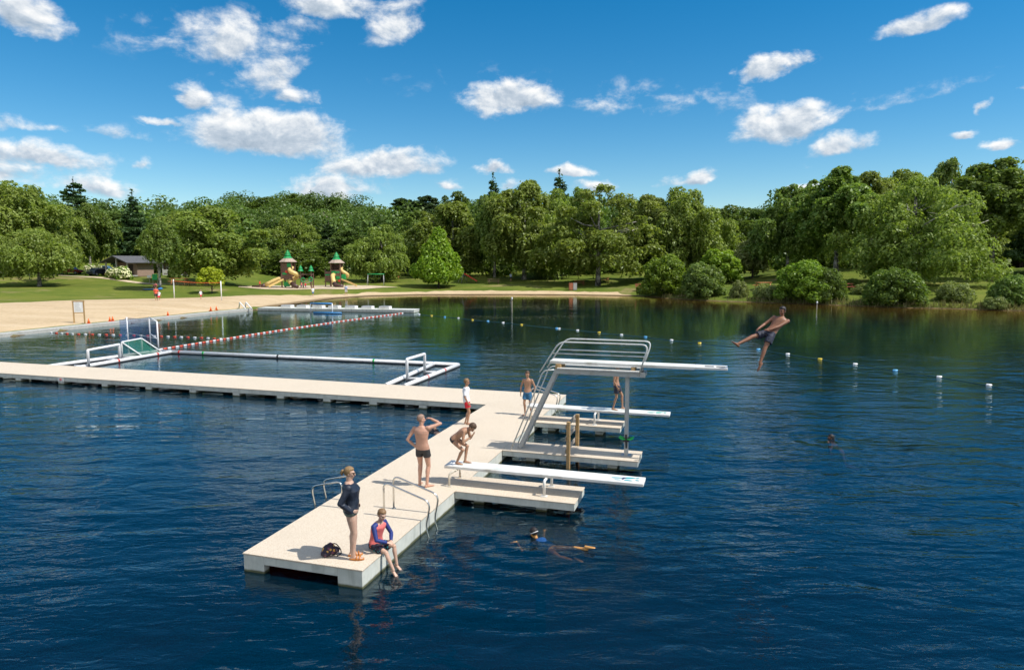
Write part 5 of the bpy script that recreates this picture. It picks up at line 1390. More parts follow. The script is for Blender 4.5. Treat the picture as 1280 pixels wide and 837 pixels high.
T = [
 # left shore
 ('birch_c', 28, 124, 224, 'tall broad birch behind the weeping birch at the left edge of the photo', 100),
 ('weeping', 47, 107, 281, 'low weeping birch with a pale trunk standing on the beach lawn near the left edge', 92),
 ('cedar', 98, 178, 219, 'dark cedar with flat tiers rising above the birches near the left edge', 44),
 ('birch_b', 112, 137, 252, 'birch with a slim dark trunk left of the flowering bushes and cabin', 64),
 ('oak_b', 136, 168, 262, 'green broad tree behind the grey cabin, left of the dark spruce', 62),
 ('spruce', 170, 150, 234, 'dark spruce standing directly behind the grey-roofed cabin', 40),
 ('birch_tall', 198, 104, 271, 'small drooping birch with a leaning white trunk beside the notice boards', 38),
 ('birch_c', 226, 150, 262, 'olive birch between the cabin and the carport, behind the leaning birch', 66),
 ('birch_a', 262, 119, 254, 'big rounded olive birch behind the little golden tree', 88),
 ('sapling', 263, 102, 331, 'little golden-leaved tree by the volleyball net', 30),
 ('oak', 300, 175, 262, 'dark green tree between the big olive birch and the playground', 60),
 ('lowoak', 316, 152, 300, 'low rounded dark tree on the meadow left of the first play tower', 44),
 ('birch_c', 368, 186, 268, 'rounded mid-green tree high behind the first play tower', 60),
 ('lowoak', 372, 150, 304, 'spreading dark low tree directly behind the two play towers', 76),
 ('spruce', 412, 200, 274, 'dark blue-green conifer behind the gap between the play towers', 36),
 ('oak_b', 436, 168, 286, 'bright mid-green tree just right of the second play tower', 46),
 ('birch_c', 477, 142, 279, 'rounded grey-green birch between the second play tower and the swing frame', 60),
 ('pine', 507, 215, 246, 'dark pine on the ridge above the grey-green birch', 42),
 ('birch_b', 520, 172, 262, 'tall birch behind the bright maple, left side', 62),
 ('maple', 548, 131, 281, 'bright green cone-shaped maple on the lawn in the middle of the shore', 46),
 ('birch_a', 566, 158, 250, 'tall olive birch rising right behind the bright maple', 76),
 ('pine', 533, 210, 243, 'dark pine crown on the ridge left of the round-topped oak', 40),
 ('oak', 576, 215, 237, 'round dark oak crown on the skyline above the bright maple', 44),
 ('spruce', 617, 190, 213, 'pointed spruce top sticking out above the middle birches, left one', 34),
 ('spruce', 699, 182, 209, 'pointed spruce top sticking out above the middle birches, right one', 42),
 ('birch_b', 618, 150, 238, 'birch at the left end of the tall middle grove', 66),
 ('birch_a', 655, 146, 222, 'tallest birch of the middle grove, over the picnic table', 76),
 ('birch_c', 690, 149, 234, 'broad birch in the heart of the middle grove', 70),
 ('birch_b', 722, 156, 232, 'birch tucked behind the thin light-trunked birch of the middle grove', 60),
 ('airy', 748, 131, 227, 'tall airy birch with a pale bare trunk at the right end of the middle grove', 84),
 ('birch_a', 812, 142, 240, 'birch behind the round waterside bushes, left of a pair', 62),
 ('birch_c', 853, 140, 231, 'big birch behind the round waterside bushes, right of a pair', 86),
 ('oak', 905, 176, 254, 'darker tree in the dip of the skyline, behind the lime-green shrub', 56),
 ('oak_b', 936, 182, 258, 'distant green tree in the dip of the skyline beside the pale tree', 56),
 ('pale', 941, 128, 292, 'pale whitish-leaved small tree on the far meadow', 44),
 ('birch_b', 985, 124, 228, 'dense birch left of the tall trio on the right shore', 80),
 ('birch_tall', 1046, 113, 206, 'tall birch with a dark trunk, left of the spreading half-bare birch', 74),
 ('birch_a', 1082, 128, 212, 'birch filling in behind the spreading half-bare birch, left side', 70),
 ('sparse', 1140, 101, 216, 'spreading half-bare birch with white dead limbs over the right bank', 138),
 ('birch_b', 1183, 128, 194, 'tall birch rising behind the right side of the half-bare birch', 72),
 ('birch_tall', 1240, 112, 195, 'tall birch near the right edge with a slender dark trunk', 84),
 ('birch_c', 1215, 134, 214, 'leafy birch in the back row near the right edge', 74),
 ('cedar', 1296, 110, 196, 'dark conifer cut by the right edge of the photo', 60),
 ('birch_a', 1120, 150, 208, 'birch top in the back row above the half-bare birch', 66),
 ('oak_b', 1275, 140, 215, 'green tree in the back row at the right edge', 70),
 ('oak', 1020, 150, 236, 'darker tree in the back row between the dense birch and the tall birch', 64),
 ('oak_b', 1160, 165, 240, 'dark tree low behind the right bank grove', 80),
 ('spruce', 391, 335, 237, 'pointed conifer on the far wooded ridge, the tallest over the brown-roofed house', 20),
 ('spruce', 358, 330, 244, 'small pointed conifer on the far ridge left of the brown-roofed house', 18),
 ('oak', 372, 325, 241, 'round dark tree on the far ridge between two pointed conifers', 30),
 ('oak_b', 420, 330, 246, 'round tree on the far ridge right of the tallest conifer', 30),
 ('oak', 335, 335, 245, 'dark rounded tree at the left part of the far ridge', 34),
 ('birch_c', -30, 120, 235, 'birch just outside the left edge of the photo', 90),
]
for (k, px, d, top, lab, wpx) in T: plant(k, px, d, top, lab, G1, wpx)
G2 = 'bushes along the water edge'
for (k, px, py, dd, top, lab, wpx) in [
 ('bush_light', 832, 372, 1.6, 315, 'big round bright green bush at the water edge beside the end of the sandy strip', 52),
 ('bush_green', 880, 375, 1.5, 325, 'round mid-green bush at the water edge in front of the lime-green shrub', 48),
 ('bush_lime', 900, 371, 8, 309, 'lime-green shrub peeping out above the two round waterside bushes', 46),
 ('bush_small', 926, 377, 2.0, 348, 'small grey-green bush right of the round waterside clump', 19),
 ('bush_small', 960, 378, 1.5, 352, 'small rounded bush on the bank left of the two-toned bush', 28),
 ('bush_light', 1004, 380, 1.7, 322, 'light green half of the two-toned bush on the right bank', 58),
 ('bush_dark', 1034, 381, 1.9, 331, 'dark green half of the two-toned bush on the right bank', 40),
 ('bush_dark', 1120, 384, 1.6, 331, 'large dark bush hanging over the water under the half-bare birch', 60),
 ('bush_small', 1084, 381, 5, 352, 'low shrub tucked between the two-toned bush and the large dark bush', 26),
 ('bush_small', 1197, 385, 2.4, 349, 'isolated feathery grey-green bush on the open grass of the right bank', 36),
 ('bush_green', 1266, 388, 2.2, 340, 'bush at the right edge of the photo on the water line', 40),
 ('bush_small', 1248, 388, 1.3, 368, 'low dark tuft beside the bush at the right edge', 24),
 ('bush_dark', 1068, 380, 8, 346, 'dark little evergreen shrub beside the wooden picnic table on the bank', 16)]:
    p = at(px, py, 0); plant(k, px, p.y + dd, top, lab, G2, wpx, cat='bush')
for (k, px, d, top, lab, wpx) in [
 ('flower_bush', 141, 122, 333, 'cream-flowered bush in front of the left corner of the grey cabin', 13), ('flower_bush', 152, 121, 331, 'white-flowered bush in front of the grey cabin porch', 16), ('flower_bush', 112, 128, 328, 'cream-flowered bush beside the dark birch trunk', 11),
 ('flower_bush', 120, 130, 328, 'pinkish-cream bush between two other flowering bushes', 11), ('bush_green', 217, 128, 330, 'green bush in front of the second cabin', 14), ('flower_bush', 3, 118, 330, 'yellow-flowered bush at the left edge of the photo', 20),
 ('bush_dark', 308, 150, 322, 'dark dense bush on the meadow between the golden tree and the playground', 34)]:
    plant(k, px, d, top, lab, 'garden bushes by the cabins', wpx, cat='bush')
for k, p in PRO.items():
    if k not in used:
        for c in list(p.children): bpy.data.objects.remove(c)
        bpy.data.objects.remove(p)

# wooded hillside and the woods behind the front rows: one mass
rngw = np.random.default_rng(77)
def wood(name, spots, leafn, size, mt):
    VV = []; QQ = []; TT = []; off = 0; tot = sum(w_ * w_ for _, _, _, w_ in spots)
    for (x, y, H, Wd) in spots:
        z = hz(x, y); lob = []; k_ = int(rngw.integers(6, 10))
        for k in range(k_):
            a_ = k * 2.4 + rngw.random(); f = (k + .5) / k_; prof = math.sin(math.pi * min(1, f * .8 + .15)); r_ = Wd * .33 * prof * rngw.uniform(.5, 1.1); s = Wd * rngw.uniform(.19, .33)
            lob.append((x + r_ * math.cos(a_), y + r_ * math.sin(a_), z + H * (.18 + .74 * f), s, s, s * rngw.uniform(.7, 1.0)))
        n_ = max(60, int(leafn * Wd * Wd / tot))
        V, Q = leaves(np.array(lob), n_, size, rngw, .3, 1.25, .75, .55, .55)
        VV.append(V); QQ.append(Q + off); off += len(V); TT.append(np.full(len(V), rngw.uniform(-.50, .22), np.float32))
    me = np_mesh(name, np.concatenate(VV), np.concatenate(QQ))
    me.attributes.new('tint', 'FLOAT', 'POINT').data.foreach_set('value', np.concatenate(TT))
    o = link(name, me, mt); tag(o, kind='stuff'); return o
spots = []
def belt(px0, px1, d0, d1, n, top0, top1, wd=10):
    for i in range(n):
        px = rngw.uniform(px0, px1); d = rngw.uniform(d0, d1); x = (px - CCX) / CF * d; z = hz(x, d)
        f = (px - px0) / (px1 - px0); top = top0 + (top1 - top0) * f
        zt = aty(px, top + rngw.uniform(-2, 14), d).z
        H = min(max(6, zt - z), 26); spots.append((x, d, H, wd * rngw.uniform(.75, 1.3) * (1 + (d - 150) / 400)))
belt(-180, 90, 150, 210, 34, 256, 258); belt(60, 300, 165, 240, 46, 262, 262); belt(-200, 300, 230, 320, 60, 254, 250)
belt(260, 470, 215, 300, 46, 262, 262); belt(290, 452, 320, 400, 46, 243, 246, 9); belt(440, 620, 190, 290, 50, 262, 248)
belt(600, 800, 172, 240, 46, 250, 246); belt(780, 1000, 190, 300, 56, 262, 262); belt(960, 1320, 152, 230, 70, 236, 226)
belt(1300, 1600, 110, 200, 40, 220, 210); belt(420, 1000, 290, 400, 50, 262, 262); belt(-420, -150, 110, 220, 40, 235, 245)
wood('woods', spots, 420000, .70, LM['wood'])
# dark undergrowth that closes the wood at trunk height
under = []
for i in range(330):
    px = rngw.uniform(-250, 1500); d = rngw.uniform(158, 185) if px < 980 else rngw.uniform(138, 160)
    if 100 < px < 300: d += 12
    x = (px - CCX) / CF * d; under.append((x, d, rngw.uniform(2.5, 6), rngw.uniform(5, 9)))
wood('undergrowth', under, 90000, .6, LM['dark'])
# conifer tips on the far ridge
for (px, top) in ((391, 238), (368, 246), (357, 244)):
    p_ = plant if False else None
# reeds and rough grass on the right bank
V = []; Q = []
bk = resample([tuple(p) for p in BANK[:10]], .10)
n = 0
for (x, y) in bk:
    for k in range(5):
        if math.sin(x * .35) + math.sin(x * .13 + 2) + rngw.normal() * .6 < -.2: continue
        px_, py_ = x + rngw.normal() * .35, y + abs(rngw.normal()) * .8 - .15
        z = max(hz(px_, py_), -.05) if k == 0 else z
        h = rngw.uniform(.25, .75); a_ = rngw.uniform(0, 6.28); w_ = .05; dx, dy = math.cos(a_) * w_, math.sin(a_) * w_; lx, ly = rngw.normal() * .12, rngw.normal() * .12
        V += [(px_ - dx, py_ - dy, z - .05), (px_ + dx, py_ + dy, z - .05), (px_ + dx * .3 + lx, py_ + dy * .3 + ly, z + h), (px_ - dx * .3 + lx, py_ - dy * .3 + ly, z + h)]; Q.append((n, n + 1, n + 2, n + 3)); n += 4
tag(link('reeds', np_mesh('reeds', np.array(V), np.array(Q)), LM['reed']), kind='stuff')
# ------------------------------------------------------------------ park: play towers, tables, cabins, cars, signs, people on the beach
_D = np.concatenate([np.arange(48, 140, .15), np.arange(140, 330, .6)])
def ground_at(px, py, guess=1.0):
    """first point of the ground along the line of sight"""
    u = (px - CCX) / CF; v = (py - CCY) / CF
    dy = math.cos(PITCH) - v * math.sin(PITCH); dz = -math.sin(PITCH) - v * math.cos(PITCH)
    zr = CAMH + _D * dz / dy; h = height(_D * u / dy, _D)
    hit = np.nonzero(zr <= h)[0]; d = _D[hit[0]] if len(hit) else _D[np.argmin(zr - h)]
    return Vector((d * u / dy, d, hz(d * u / dy, d)))
def ground_d(px, d):
    x = (px - CCX) / CF * d / math.cos(PITCH); return Vector((x, d, hz(x, d)))
def spin(n, r): return [(r * math.cos(2 * math.pi * k / n), r * math.sin(2 * math.pi * k / n)) for k in range(n)]

M['tower_wall'] = mat('tower_wall', (.17, .10, .075), .8, var=.3, scale=5)
M['tower_roof'] = mat('tower_roof', (.40, .31, .25), .85, var=.2, scale=4)
def cone(b, c, r0, r1, h, n=10): b.loft([(Vector(c), Vector((r0, 0, 0)), Vector((0, r0, 0))), (Vector(c) + Vector((0, 0, h)), Vector((r1, 0, 0)), Vector((0, r1, 0)))], n, smooth=False)
def helix(c, r, z0, z1, turns, a0, n=40):
    return [Vector((c[0] + r * math.cos(a0 + turns * 2 * math.pi * k / n), c[1] + r * math.sin(a0 + turns * 2 * math.pi * k / n), z0 + (z1 - z0) * k / n)) for k in range(n + 1)]
def play_tower(px, py, sc, label, variant):
    p = ground_at(px, py); e = empty('play_tower', p, 0, label, 'play tower', 'play towers'); s = sc
    W2 = .95
    for sx in (-W2, W2):
        for sy in (-W2, W2):
            b = MB(); b.bar((sx, sy, -.3), (sx, sy, 4.9), .2, .2); b.obj('post', M['tower_wall'], e)
    b = MB()
    z0 = 1.9 if variant else 1.6
    for (cx, cy, wx, wy) in ((0, -W2, 1.9, .08), (0, W2, 1.9, .08), (-W2, 0, .08, 1.9)):
        b.box((cx, cy, (z0 + 4.7) / 2 - (.55 if cy == -W2 and variant else 0)), (wx, wy, 4.7 - z0 - (1.3 if cy == -W2 and variant else 0)))
    b.box((0, 0, z0), (1.95, 1.95, .12)); b.box((0, 0, 3.3), (1.95, 1.95, .1)); b.obj('wall', M['tower_wall'], e)
    b = MB(); cone(b, (0, 0, 4.9), 1.75, .8, .75, 8); o = b.obj('roof', M['tower_roof'], e)
    b = MB(); cone(b, (0, 0, 5.62), .92, .35, .55, 8); cone(b, (0, 0, 6.15), .62, .36, .35, 8); cone(b, (0, 0, 6.5), .45, .22, .35, 8); cone(b, (0, 0, 6.85), .25, .03, .3, 8); b.obj('spire', M['play_green'], o)
    for (x, z, w_, h_) in ((-.35, 2.7, .8, .35), (.55, 4.3, .85, .7), (.0, .75, 1.1, .9)) if not variant else ((-.4, 2.9, .9, .75), (.45, 1.95, .9, .55), (.5, 3.05, .8, .3)):
        b = MB(); b.box((x, -W2 - .06, z), (w_, .06, h_)); b.obj('green_panel', M['play_green'], e)
    b = MB(); b.tube([(-.0 if not variant else .7, -W2 - .11, 3.05 if not variant else 1.3), (-.0 if not variant else .7, -W2 - .05, 3.05 if not variant else 1.3)], .24, 14); b.obj('red_knob', M['red_plastic'], e)
    if not variant:
        P = [Vector((-.9, -.4, 1.9)), Vector((-1.6, -.8, 1.75)), Vector((-3.2, -1.2, .95)), Vector((-4.0, -1.35, .6))]
        b = MB(); b.tube(P, .40, 14); b.obj('tube_slide', M['tube_yellow'], e)
        b = MB(); b.tube([P[-1] + Vector((.02, 0, .0)), Vector((-4.4, -1.45, .36)), Vector((-5.2, -1.6, .24)), Vector((-6.3, -1.8, .22))], [.44, .42, .36, .30], 14); b.obj('slide_exit', M['tube_brown'], e)
        H_ = helix((1.35, -.9), .75, 3.75, .9, 1.35, 2.3)
        b = MB(); b.tube([Vector((.6, -.3, 3.8))] + H_, .40, 14); b.obj('spiral_slide', M['tube_yellow'], e)
        b = MB(); q = H_[-1]; b.tube([q, q + Vector((.5, -.5, -.35)), q + Vector((1.3, -.9, -.6))], [.44, .40, .3], 14); b.obj('slide_exit', M['tube_brown'], e)
        b = MB(); b.bar((-.6, -1.1, 1.55), (-2.8, -2.6, .25), .55, .08); b.bar((-.75, -.85, 1.72), (-2.95, -2.35, .42), .06, .22); b.bar((-.45, -1.35, 1.72), (-2.65, -2.85, .42), .06, .22); b.obj('open_slide', M['tube_yellow'], e)
    else:
        P = [Vector((-.4, -1.0, 2.5)), Vector((-.5, -1.6, 2.35)), Vector((-.1, -2.6, 1.5)), Vector((.3, -3.3, .8))]
        b = MB(); b.tube(P, .42, 14); b.obj('tube_slide', M['tube_yellow'], e)
        b = MB(); b.tube([P[-1] + Vector((-.02, .02, .05)), Vector((.7, -3.7, .45)), Vector((1.6, -3.9, .3)), Vector((2.2, -3.9, .28))], [.46, .44, .38, .34], 14); b.obj('slide_exit', M['tube_brown'], e)
        H_ = helix((1.5, .1), .65, 3.9, 2.2, .7, 2.6, 24)
        b = MB(); b.tube([Vector((.8, .3, 3.9))] + H_, .36, 14); b.obj('spiral_slide', M['tube_yellow'], e)
        b = MB(); b.bar((1.2, -.9, 1.5), (4.3, -1.2, .2), .55, .08); b.bar((1.2, -.62, 1.66), (4.3, -.92, .36), .06, .22); b.bar((1.2, -1.18, 1.66), (4.3, -1.48, .36), .06, .22); b.obj('open_slide', M['tube_yellow'], e)
        b = MB(); b.box((-1.7, 0, 2.2), (1.2, 1.5, 2.0)); b.bar((-2.2, -.6, -.2), (-2.2, -.6, 3.6), .18, .18); b.bar((-1.2, -.6, -.2), (-1.2, -.6, 1.4), .18, .18); b.obj('side_cabin', M['tower_wall'], e)
        b = MB(); b.box((-1.7, -.79, 2.5), (.9, .05, .3)); b.obj('green_panel', M['play_green'], e)
        b = MB(); b.box((1.55, -.6, 2.1), (.8, .6, 1.0)); b.obj('green_pod', M['play_green'], e)
    e.scale = (s, s, s); return e
play_tower(361, 359.8, .92, 'play tower with a thick yellow spiral slide and a long tube slide running left', 0)
play_tower(421.5, 358.6, .90, 'play tower with a steep yellow tube slide in front and a side cabin', 1)
p = ground_at(383, 360.5); e = empty('climbing_frame', p, 0, 'small climbing frame with two little green tops between the play towers', 'climbing frame')
for (x, h) in ((-.9, 3.0), (.9, 3.0), (-.9, 2.6), (.9, 2.6)):
    b = MB(); b.bar((x, 0 if h > 2.7 else 1.2, -.2), (x, 0 if h > 2.7 else 1.2, h), .16, .16); b.obj('post', M['tower_wall'], e)
for x in (-.9, .9):
    b = MB(); cone(b, (x, 0, 3.0), .5, .25, .4, 8); cone(b, (x, 0, 3.38), .36, .2, .35, 8); cone(b, (x, 0, 3.7), .22, .03, .3, 8); b.obj('green_top', M['play_green'], e)
b = MB(); b.box((0, .6, 1.5), (2.0, 1.3, .1)); b.box((0, .6, 2.4), (2.0, 1.3, .08)); b.obj('platform', M['tower_wall'], e)
b = MB(); b.tube([(-.5 + .32 * math.cos(q * .5), -.06, 1.5 + .32 * math.sin(q * .5)) for q in range(13)], .09, 8); b.tube([(.8 + .32 * math.cos(q * .5), -.06, 1.6 + .32 * math.sin(q * .5)) for q in range(13)], .09, 8); b.obj('ring', M['play_green'], e)
b = MB(); b.bar((-1.0, -.1, .5), (.8, -.1, 1.2), .06, .1); b.bar((-1.0, -.1, .9), (.8, -.1, 1.6), .05, .05); b.obj('ramp_rail', M['grey_steel'], e)

# swing frame, red slide
p = ground_at(470, 357); e = empty('swing_frame', p, 0, 'green metal swing frame on the grass right of the playground', 'swing')
b = MB()
for x in (-1.6, 1.6):
    for y in (-.7, .7): b.tube([(x, y, -.1), (x * .92, 0, 2.2)], .05, 6)
b.obj('leg', M['grey_steel'], e); b = MB(); b.tube([(-1.6, 0, 2.2), (1.6, 0, 2.2)], .09, 8); b.obj('top_bar', M['play_green'], e)
b = MB()
for x in (-.9, -.5, .5, .9): b.tube([(x, 0, 2.15), (x, 0, .5)], .015, 5)
b.box((-.7, 0, .48), (.45, .2, .04)); b.box((.7, 0, .48), (.45, .2, .04)); b.obj('swing_seat', M['black_rubber'], e)
p = ground_at(585, 354); e = empty('slide', p, 0, 'small red slide on a steel frame on the lawn right of the maple', 'slide')
b = MB(); b.bar((-.8, 0, 1.9), (1.9, 0, .3), .6, .06); b.bar((-.8, .3, 2.0), (1.9, .3, .4), .05, .2); b.bar((-.8, -.3, 2.0), (1.9, -.3, .4), .05, .2); b.obj('chute', M['red_plastic'], e)
b = MB(); b.tube([(-1.4, .3, 0), (-.8, .3, 2.5)], .05, 6); b.tube([(-1.4, -.3, 0), (-.8, -.3, 2.5)], .05, 6); b.tube([(-.2, .3, 0), (-.8, .3, 2.0)], .04, 6); b.tube([(-2.2, .6, 0), (-.8, .3, 2.3)], .05, 6); b.obj('frame', M['grey_steel'], e)

# picnic tables, benches
def picnic(px, py, label, mt='wood_brown', rz=0.2, sc=1.0):
    p = ground_at(px, py); e = empty('picnic_table', p, rz, label, 'picnic table', 'picnic tables and benches on the lawn')
    b = MB()
    for k in range(5): b.box((0, -.32 + k * .16, .74), (1.9, .145, .045))
    b.obj('tabletop', M[mt], e)
    for y in (-.75, .75):
        b = MB(); b.box((0, y, .44), (1.9, .26, .045)); b.obj('seat', M[mt], e)
    for x in (-.7, .7):
        b = MB(); b.bar((x, -.65, 0), (x, -.25, .72), .07, .1); b.bar((x, .65, 0), (x, .25, .72), .07, .1); b.bar((x, -.8, .41), (x, .8, .41), .06, .09); b.obj('leg', M[mt], e)
    e.scale = (sc,) * 3; return e
def bench(px, py, label, mt='wood_red', rz=0.0, sc=1.0):
    p = ground_at(px, py); e = empty('park_bench', p, rz, label, 'bench', 'picnic tables and benches on the lawn')
    b = MB()
    for k in range(3): b.box((0, -.18 + k * .17, .45), (1.8, .15, .05))
    b.obj('seat', M[mt], e)
    b = MB()
    for k in range(2): b.box((0, .25 + k * .04, .68 + k * .2), (1.8, .045, .16))
    b.obj('backrest', M[mt], e)
    for x in (-.75, .75):
        b = MB(); b.bar((x, -.2, 0), (x, -.2, .43), .08, .08); b.bar((x, .2, 0), (x, .32, .95), .08, .08); b.bar((x, -.22, .4), (x, .22, .4), .07, .06); b.obj('leg', M['wood_brown'], e)
    e.scale = (sc,) * 3; return e
picnic(617, 355, 'dark picnic table under the left end of the middle grove', 'wood_brown', .1, 1.3)
picnic(724, 356.5, 'reddish picnic table beside the litter bins under the middle grove', 'wood_red', .1, 1.1)
picnic(753, 353.5, 'yellowish picnic table beside the pale birch trunk', 'wood_orange', .1, 1.4)
bench(802, 363, 'red-brown park bench by the water left of the round bushes', 'wood_red', .05, 1.2)
picnic(225, 356.3, 'orange-brown picnic table behind the volleyball net', 'wood_orange', .1, 1.5)
picnic(1056, 363, 'pinkish wooden picnic table on the bank right of the two-toned bush', 'wood_red', .5, 1.3)
picnic(954, 361, 'pale wooden picnic table behind the small rounded bush on the bank', 'wood_orange', .4, 1.3)
picnic(1090, 341, 'picnic table in the shade left of the half-bare birch trunk', 'wood_brown', .2, 1.2)
picnic(494, 349, 'pale bench table on the grass between the swing frame and the maple', 'wood_orange', .1, 1.1)
# litter bins
p = ground_at(716, 362.5); e = empty('litter_bin', p, .1, 'twin litter bin, one half brown and one half grey, by the sandy strip', 'bin')
for x, mt in ((-.36, 'wood_red'), (.36, 'grey_steel')):
    b = MB(); b.box((x, 0, .6), (.66, .6, 1.2)); b.box((x, 0, 1.23), (.7, .64, .06)); b.obj('bin_half', M[mt], e, .03)

# volleyball net
pA = ground_at(218, 373, .9); pB = ground_at(277, 376, .8)
e = empty('volleyball_net', pA, 0, 'volleyball net with two white posts and an orange top tape on the sand', 'net')
for q in (pA, pB):
    b = MB(); b.tube([q - pA + Vector((0, 0, -.3)), q - pA + Vector((0, 0, 2.55))], .07, 8); b.obj('post', M['white_plastic'], e)
tA = Vector((0, 0, 2.35)); tB = pB - pA + Vector((0, 0, 2.35))
P = [tA.lerp(tB, k / 10) - Vector((0, 0, .12 * math.sin(math.pi * k / 10))) for k in range(11)]
b = MB(); b.tube(P, .035, 6); b.obj('top_tape', M['orange_plastic'], e)
M['net_thin'] = net_material('net_thin', (.30, .26, .10), 30); 
for nd in M['net_thin'].node_tree.nodes:
    if nd.type == 'MATH': nd.inputs[1].default_value = .25; nd.inputs[2].default_value = .0
b = MB()
for a_, c_ in zip(P, P[1:]): b.poly([a_, c_, c_ - Vector((0, 0, .9)), a_ - Vector((0, 0, .9))])
b.obj('net', M['net_thin'], e)

# notice board on the beach, panels by the leaning birch
p = ground_at(99.5, 404.5, .5); e = empty('notice_board', p, .25, 'wooden notice board with a white poster standing on the sand by the kerb', 'notice board')
for x in (-.42, .42):
    b = MB(); b.bar((x, 0, -.2), (x, 0, 2.05), .1, .1); b.obj('post', M['wood_post'], e)
b = MB(); b.box((0, 0, 2.02), (1.0, .12, .09)); b.box((0, -.01, .98), (.76, .05, .07)); b.obj('rail', M['wood_post'], e)
b = MB(); b.box((0, -.02, 1.49), (.72, .04, .92)); pan = b.obj('panel', M['white_plastic'], e)
b = MB()
rn = random.Random(4)
for k in range(9): 
    l = rn.uniform(.3, .55); b.box((-.28 + l / 2, -.0425, 1.83 - k * .085), (l, .003, .018))
b.obj('notice_lines', M['grey_steel'], pan)
p = ground_at(194, 356, 1.4); e = empty('notice_board', p, .1, 'green panel on posts beside the leaning white birch trunk', 'notice board')
b = MB(); b.box((0, 0, 1.3), (.8, .06, .95)); b.obj('panel', M['play_green'], e)
for x in (-.36, .36):
    b = MB(); b.bar((x, .06, 0), (x, .06, 1.85), .07, .07); b.obj('post', M['wood_grey'], e)
p = ground_at(187, 355, 1.5); e = empty('notice_board', p, .1, 'small white sign board left of the green panel', 'notice board')
b = MB(); b.box((0, 0, 1.3), (.62, .05, .42)); b.obj('panel', M['white_plastic'], e)
b = MB(); b.bar((0, .05, 0), (0, .05, 1.5), .07, .07); b.obj('post', M['wood_grey'], e)
# white round globe lamp / disc by the weeping birch
p = ground_at(37, 350, 2.0); e = empty('globe_lamp', p, 0, 'round white globe lamp on a thin post under the weeping birch', 'lamp')
b = MB(); b.ell((0, 0, 3.9), .36, 14, 10); b.obj('globe', M['white_plastic'], e)
b = MB(); b.tube([(0, 0, -.2), (0, 0, 3.6)], .05, 8); b.obj('post', M['grey_steel'], e)

# orange cones along the kerb
def cone_me():
    b = MB(); b.loft([(Vector((0, 0, .04)), Vector((.17, 0, 0)), Vector((0, .17, 0))), (Vector((0, 0, .62)), Vector((.035, 0, 0)), Vector((0, .035, 0)))], 12); b.box((0, 0, .02), (.42, .42, .04)); return b.mesh('traffic_cone')
cme = cone_me(); cme.materials.append(M['orange_plastic'])
for px, py, lab in ((111, 405, 'orange cone on the sand next to the wooden notice board'), (137.5, 402.5, 'orange cone, left of a close pair by the kerb above the blue net'), (141, 402, 'orange cone, right of a close pair by the kerb above the blue net'), (210, 395.3, 'orange cone standing alone by the kerb between two pairs of cones'), (263.5, 389, 'orange cone, left of the pair nearest the starting jetty'), (270.5, 388, 'orange cone, right of the pair nearest the starting jetty')):
    p = ground_at(px, py, .5); o = bpy.data.objects.new('traffic_cone', cme); COL.objects.link(o); o.location = p + Vector((0, 0, .04)); o.scale = (.75,) * 3; tag(o, lab, 'cone', 'orange cones along the beach kerb')

# cabins
M['roof_slate'] = mat('roof_slate', (.10, .10, .105), .8, var=.2, scale=3); M['cabin_wood'] = mat('cabin_wood', (.07, .05, .04), .8, var=.3, scale=4); M['cabin_wall'] = mat('cabin_wall', (.30, .21, .16), .85, var=.15)
def cabin(px, d, label, w_, dp, h, rz, sc=1.0):
    p = ground_d(px, d); e = empty('cabin', p, rz, label, 'cabin', 'holiday cabins behind the lawn')
    b = MB(); b.box((0, dp * .2, h * .4), (w_ * .86, dp * .6, h * .8)); b.obj('wall', M['cabin_wall'], e)
    b = MB(); ov = w_ / 2 + .5
    for s_ in (-1, 1): b.bar((s_ * ov, -.0, h * .78), (0, 0, h * 1.18), dp + 1.0, .14)
    b.obj('roof', M['roof_slate'], e)
    b = MB(); b.prism([(-w_ * .43, 0), (w_ * .43, 0), (0, h * .36)], -.06, .06)
    bmesh.ops.rotate(b.bm, verts=b.bm.verts, cent=(0, 0, 0), matrix=Matrix.Rotation(R(90), 3, 'X')); bmesh.ops.translate(b.bm, verts=b.bm.verts, vec=(0, -dp * .1 - .0, h * .8)); b.obj('gable', M['cabin_wood'], e)
    for x in (-w_ * .44, 0, w_ * .44):
        b = MB(); b.bar((x, -dp * .45, -.3), (x, -dp * .45, h * (.84 if x else 1.05)), .2, .2); b.obj('porch_post', M['stone_grey'], e)
    b = MB(); b.box((0, -dp * .44, .12), (w_ * .9, .12, .24)); b.box((0, -dp * .28, .1), (w_ * .9, dp * .34, .2)); b.box((-w_ * .2, -dp * .45, .75), (w_ * .46, .06, .7)); b.obj('porch', M['stone_grey'], e)
    b = MB(); b.box((-w_ * .22, -dp * .10 - .03, h * .42), (1.2, .08, 1.1)); f = b.obj('window', M['white_plastic'], e); b = MB(); b.box((-w_ * .22, -dp * .10 - .075, h * .42), (1.0, .02, .9)); b.obj('pane', M['glass_dark'], f)
    b = MB(); b.box((w_ * .18, -dp * .10 - .03, h * .36), (1.0, .08, 2.0)); b.obj('door', M['cabin_wood'], e)
    e.scale = (sc,) * 3; return e
cabin(167, 127, 'grey-roofed cabin with an open porch and gable behind the flowering bushes', 5.9, 6.0, 3.1, -.35)
cabin(224, 135, 'smaller dark-roofed cabin under the trees right of the first cabin', 4.8, 5.0, 2.8, .4)
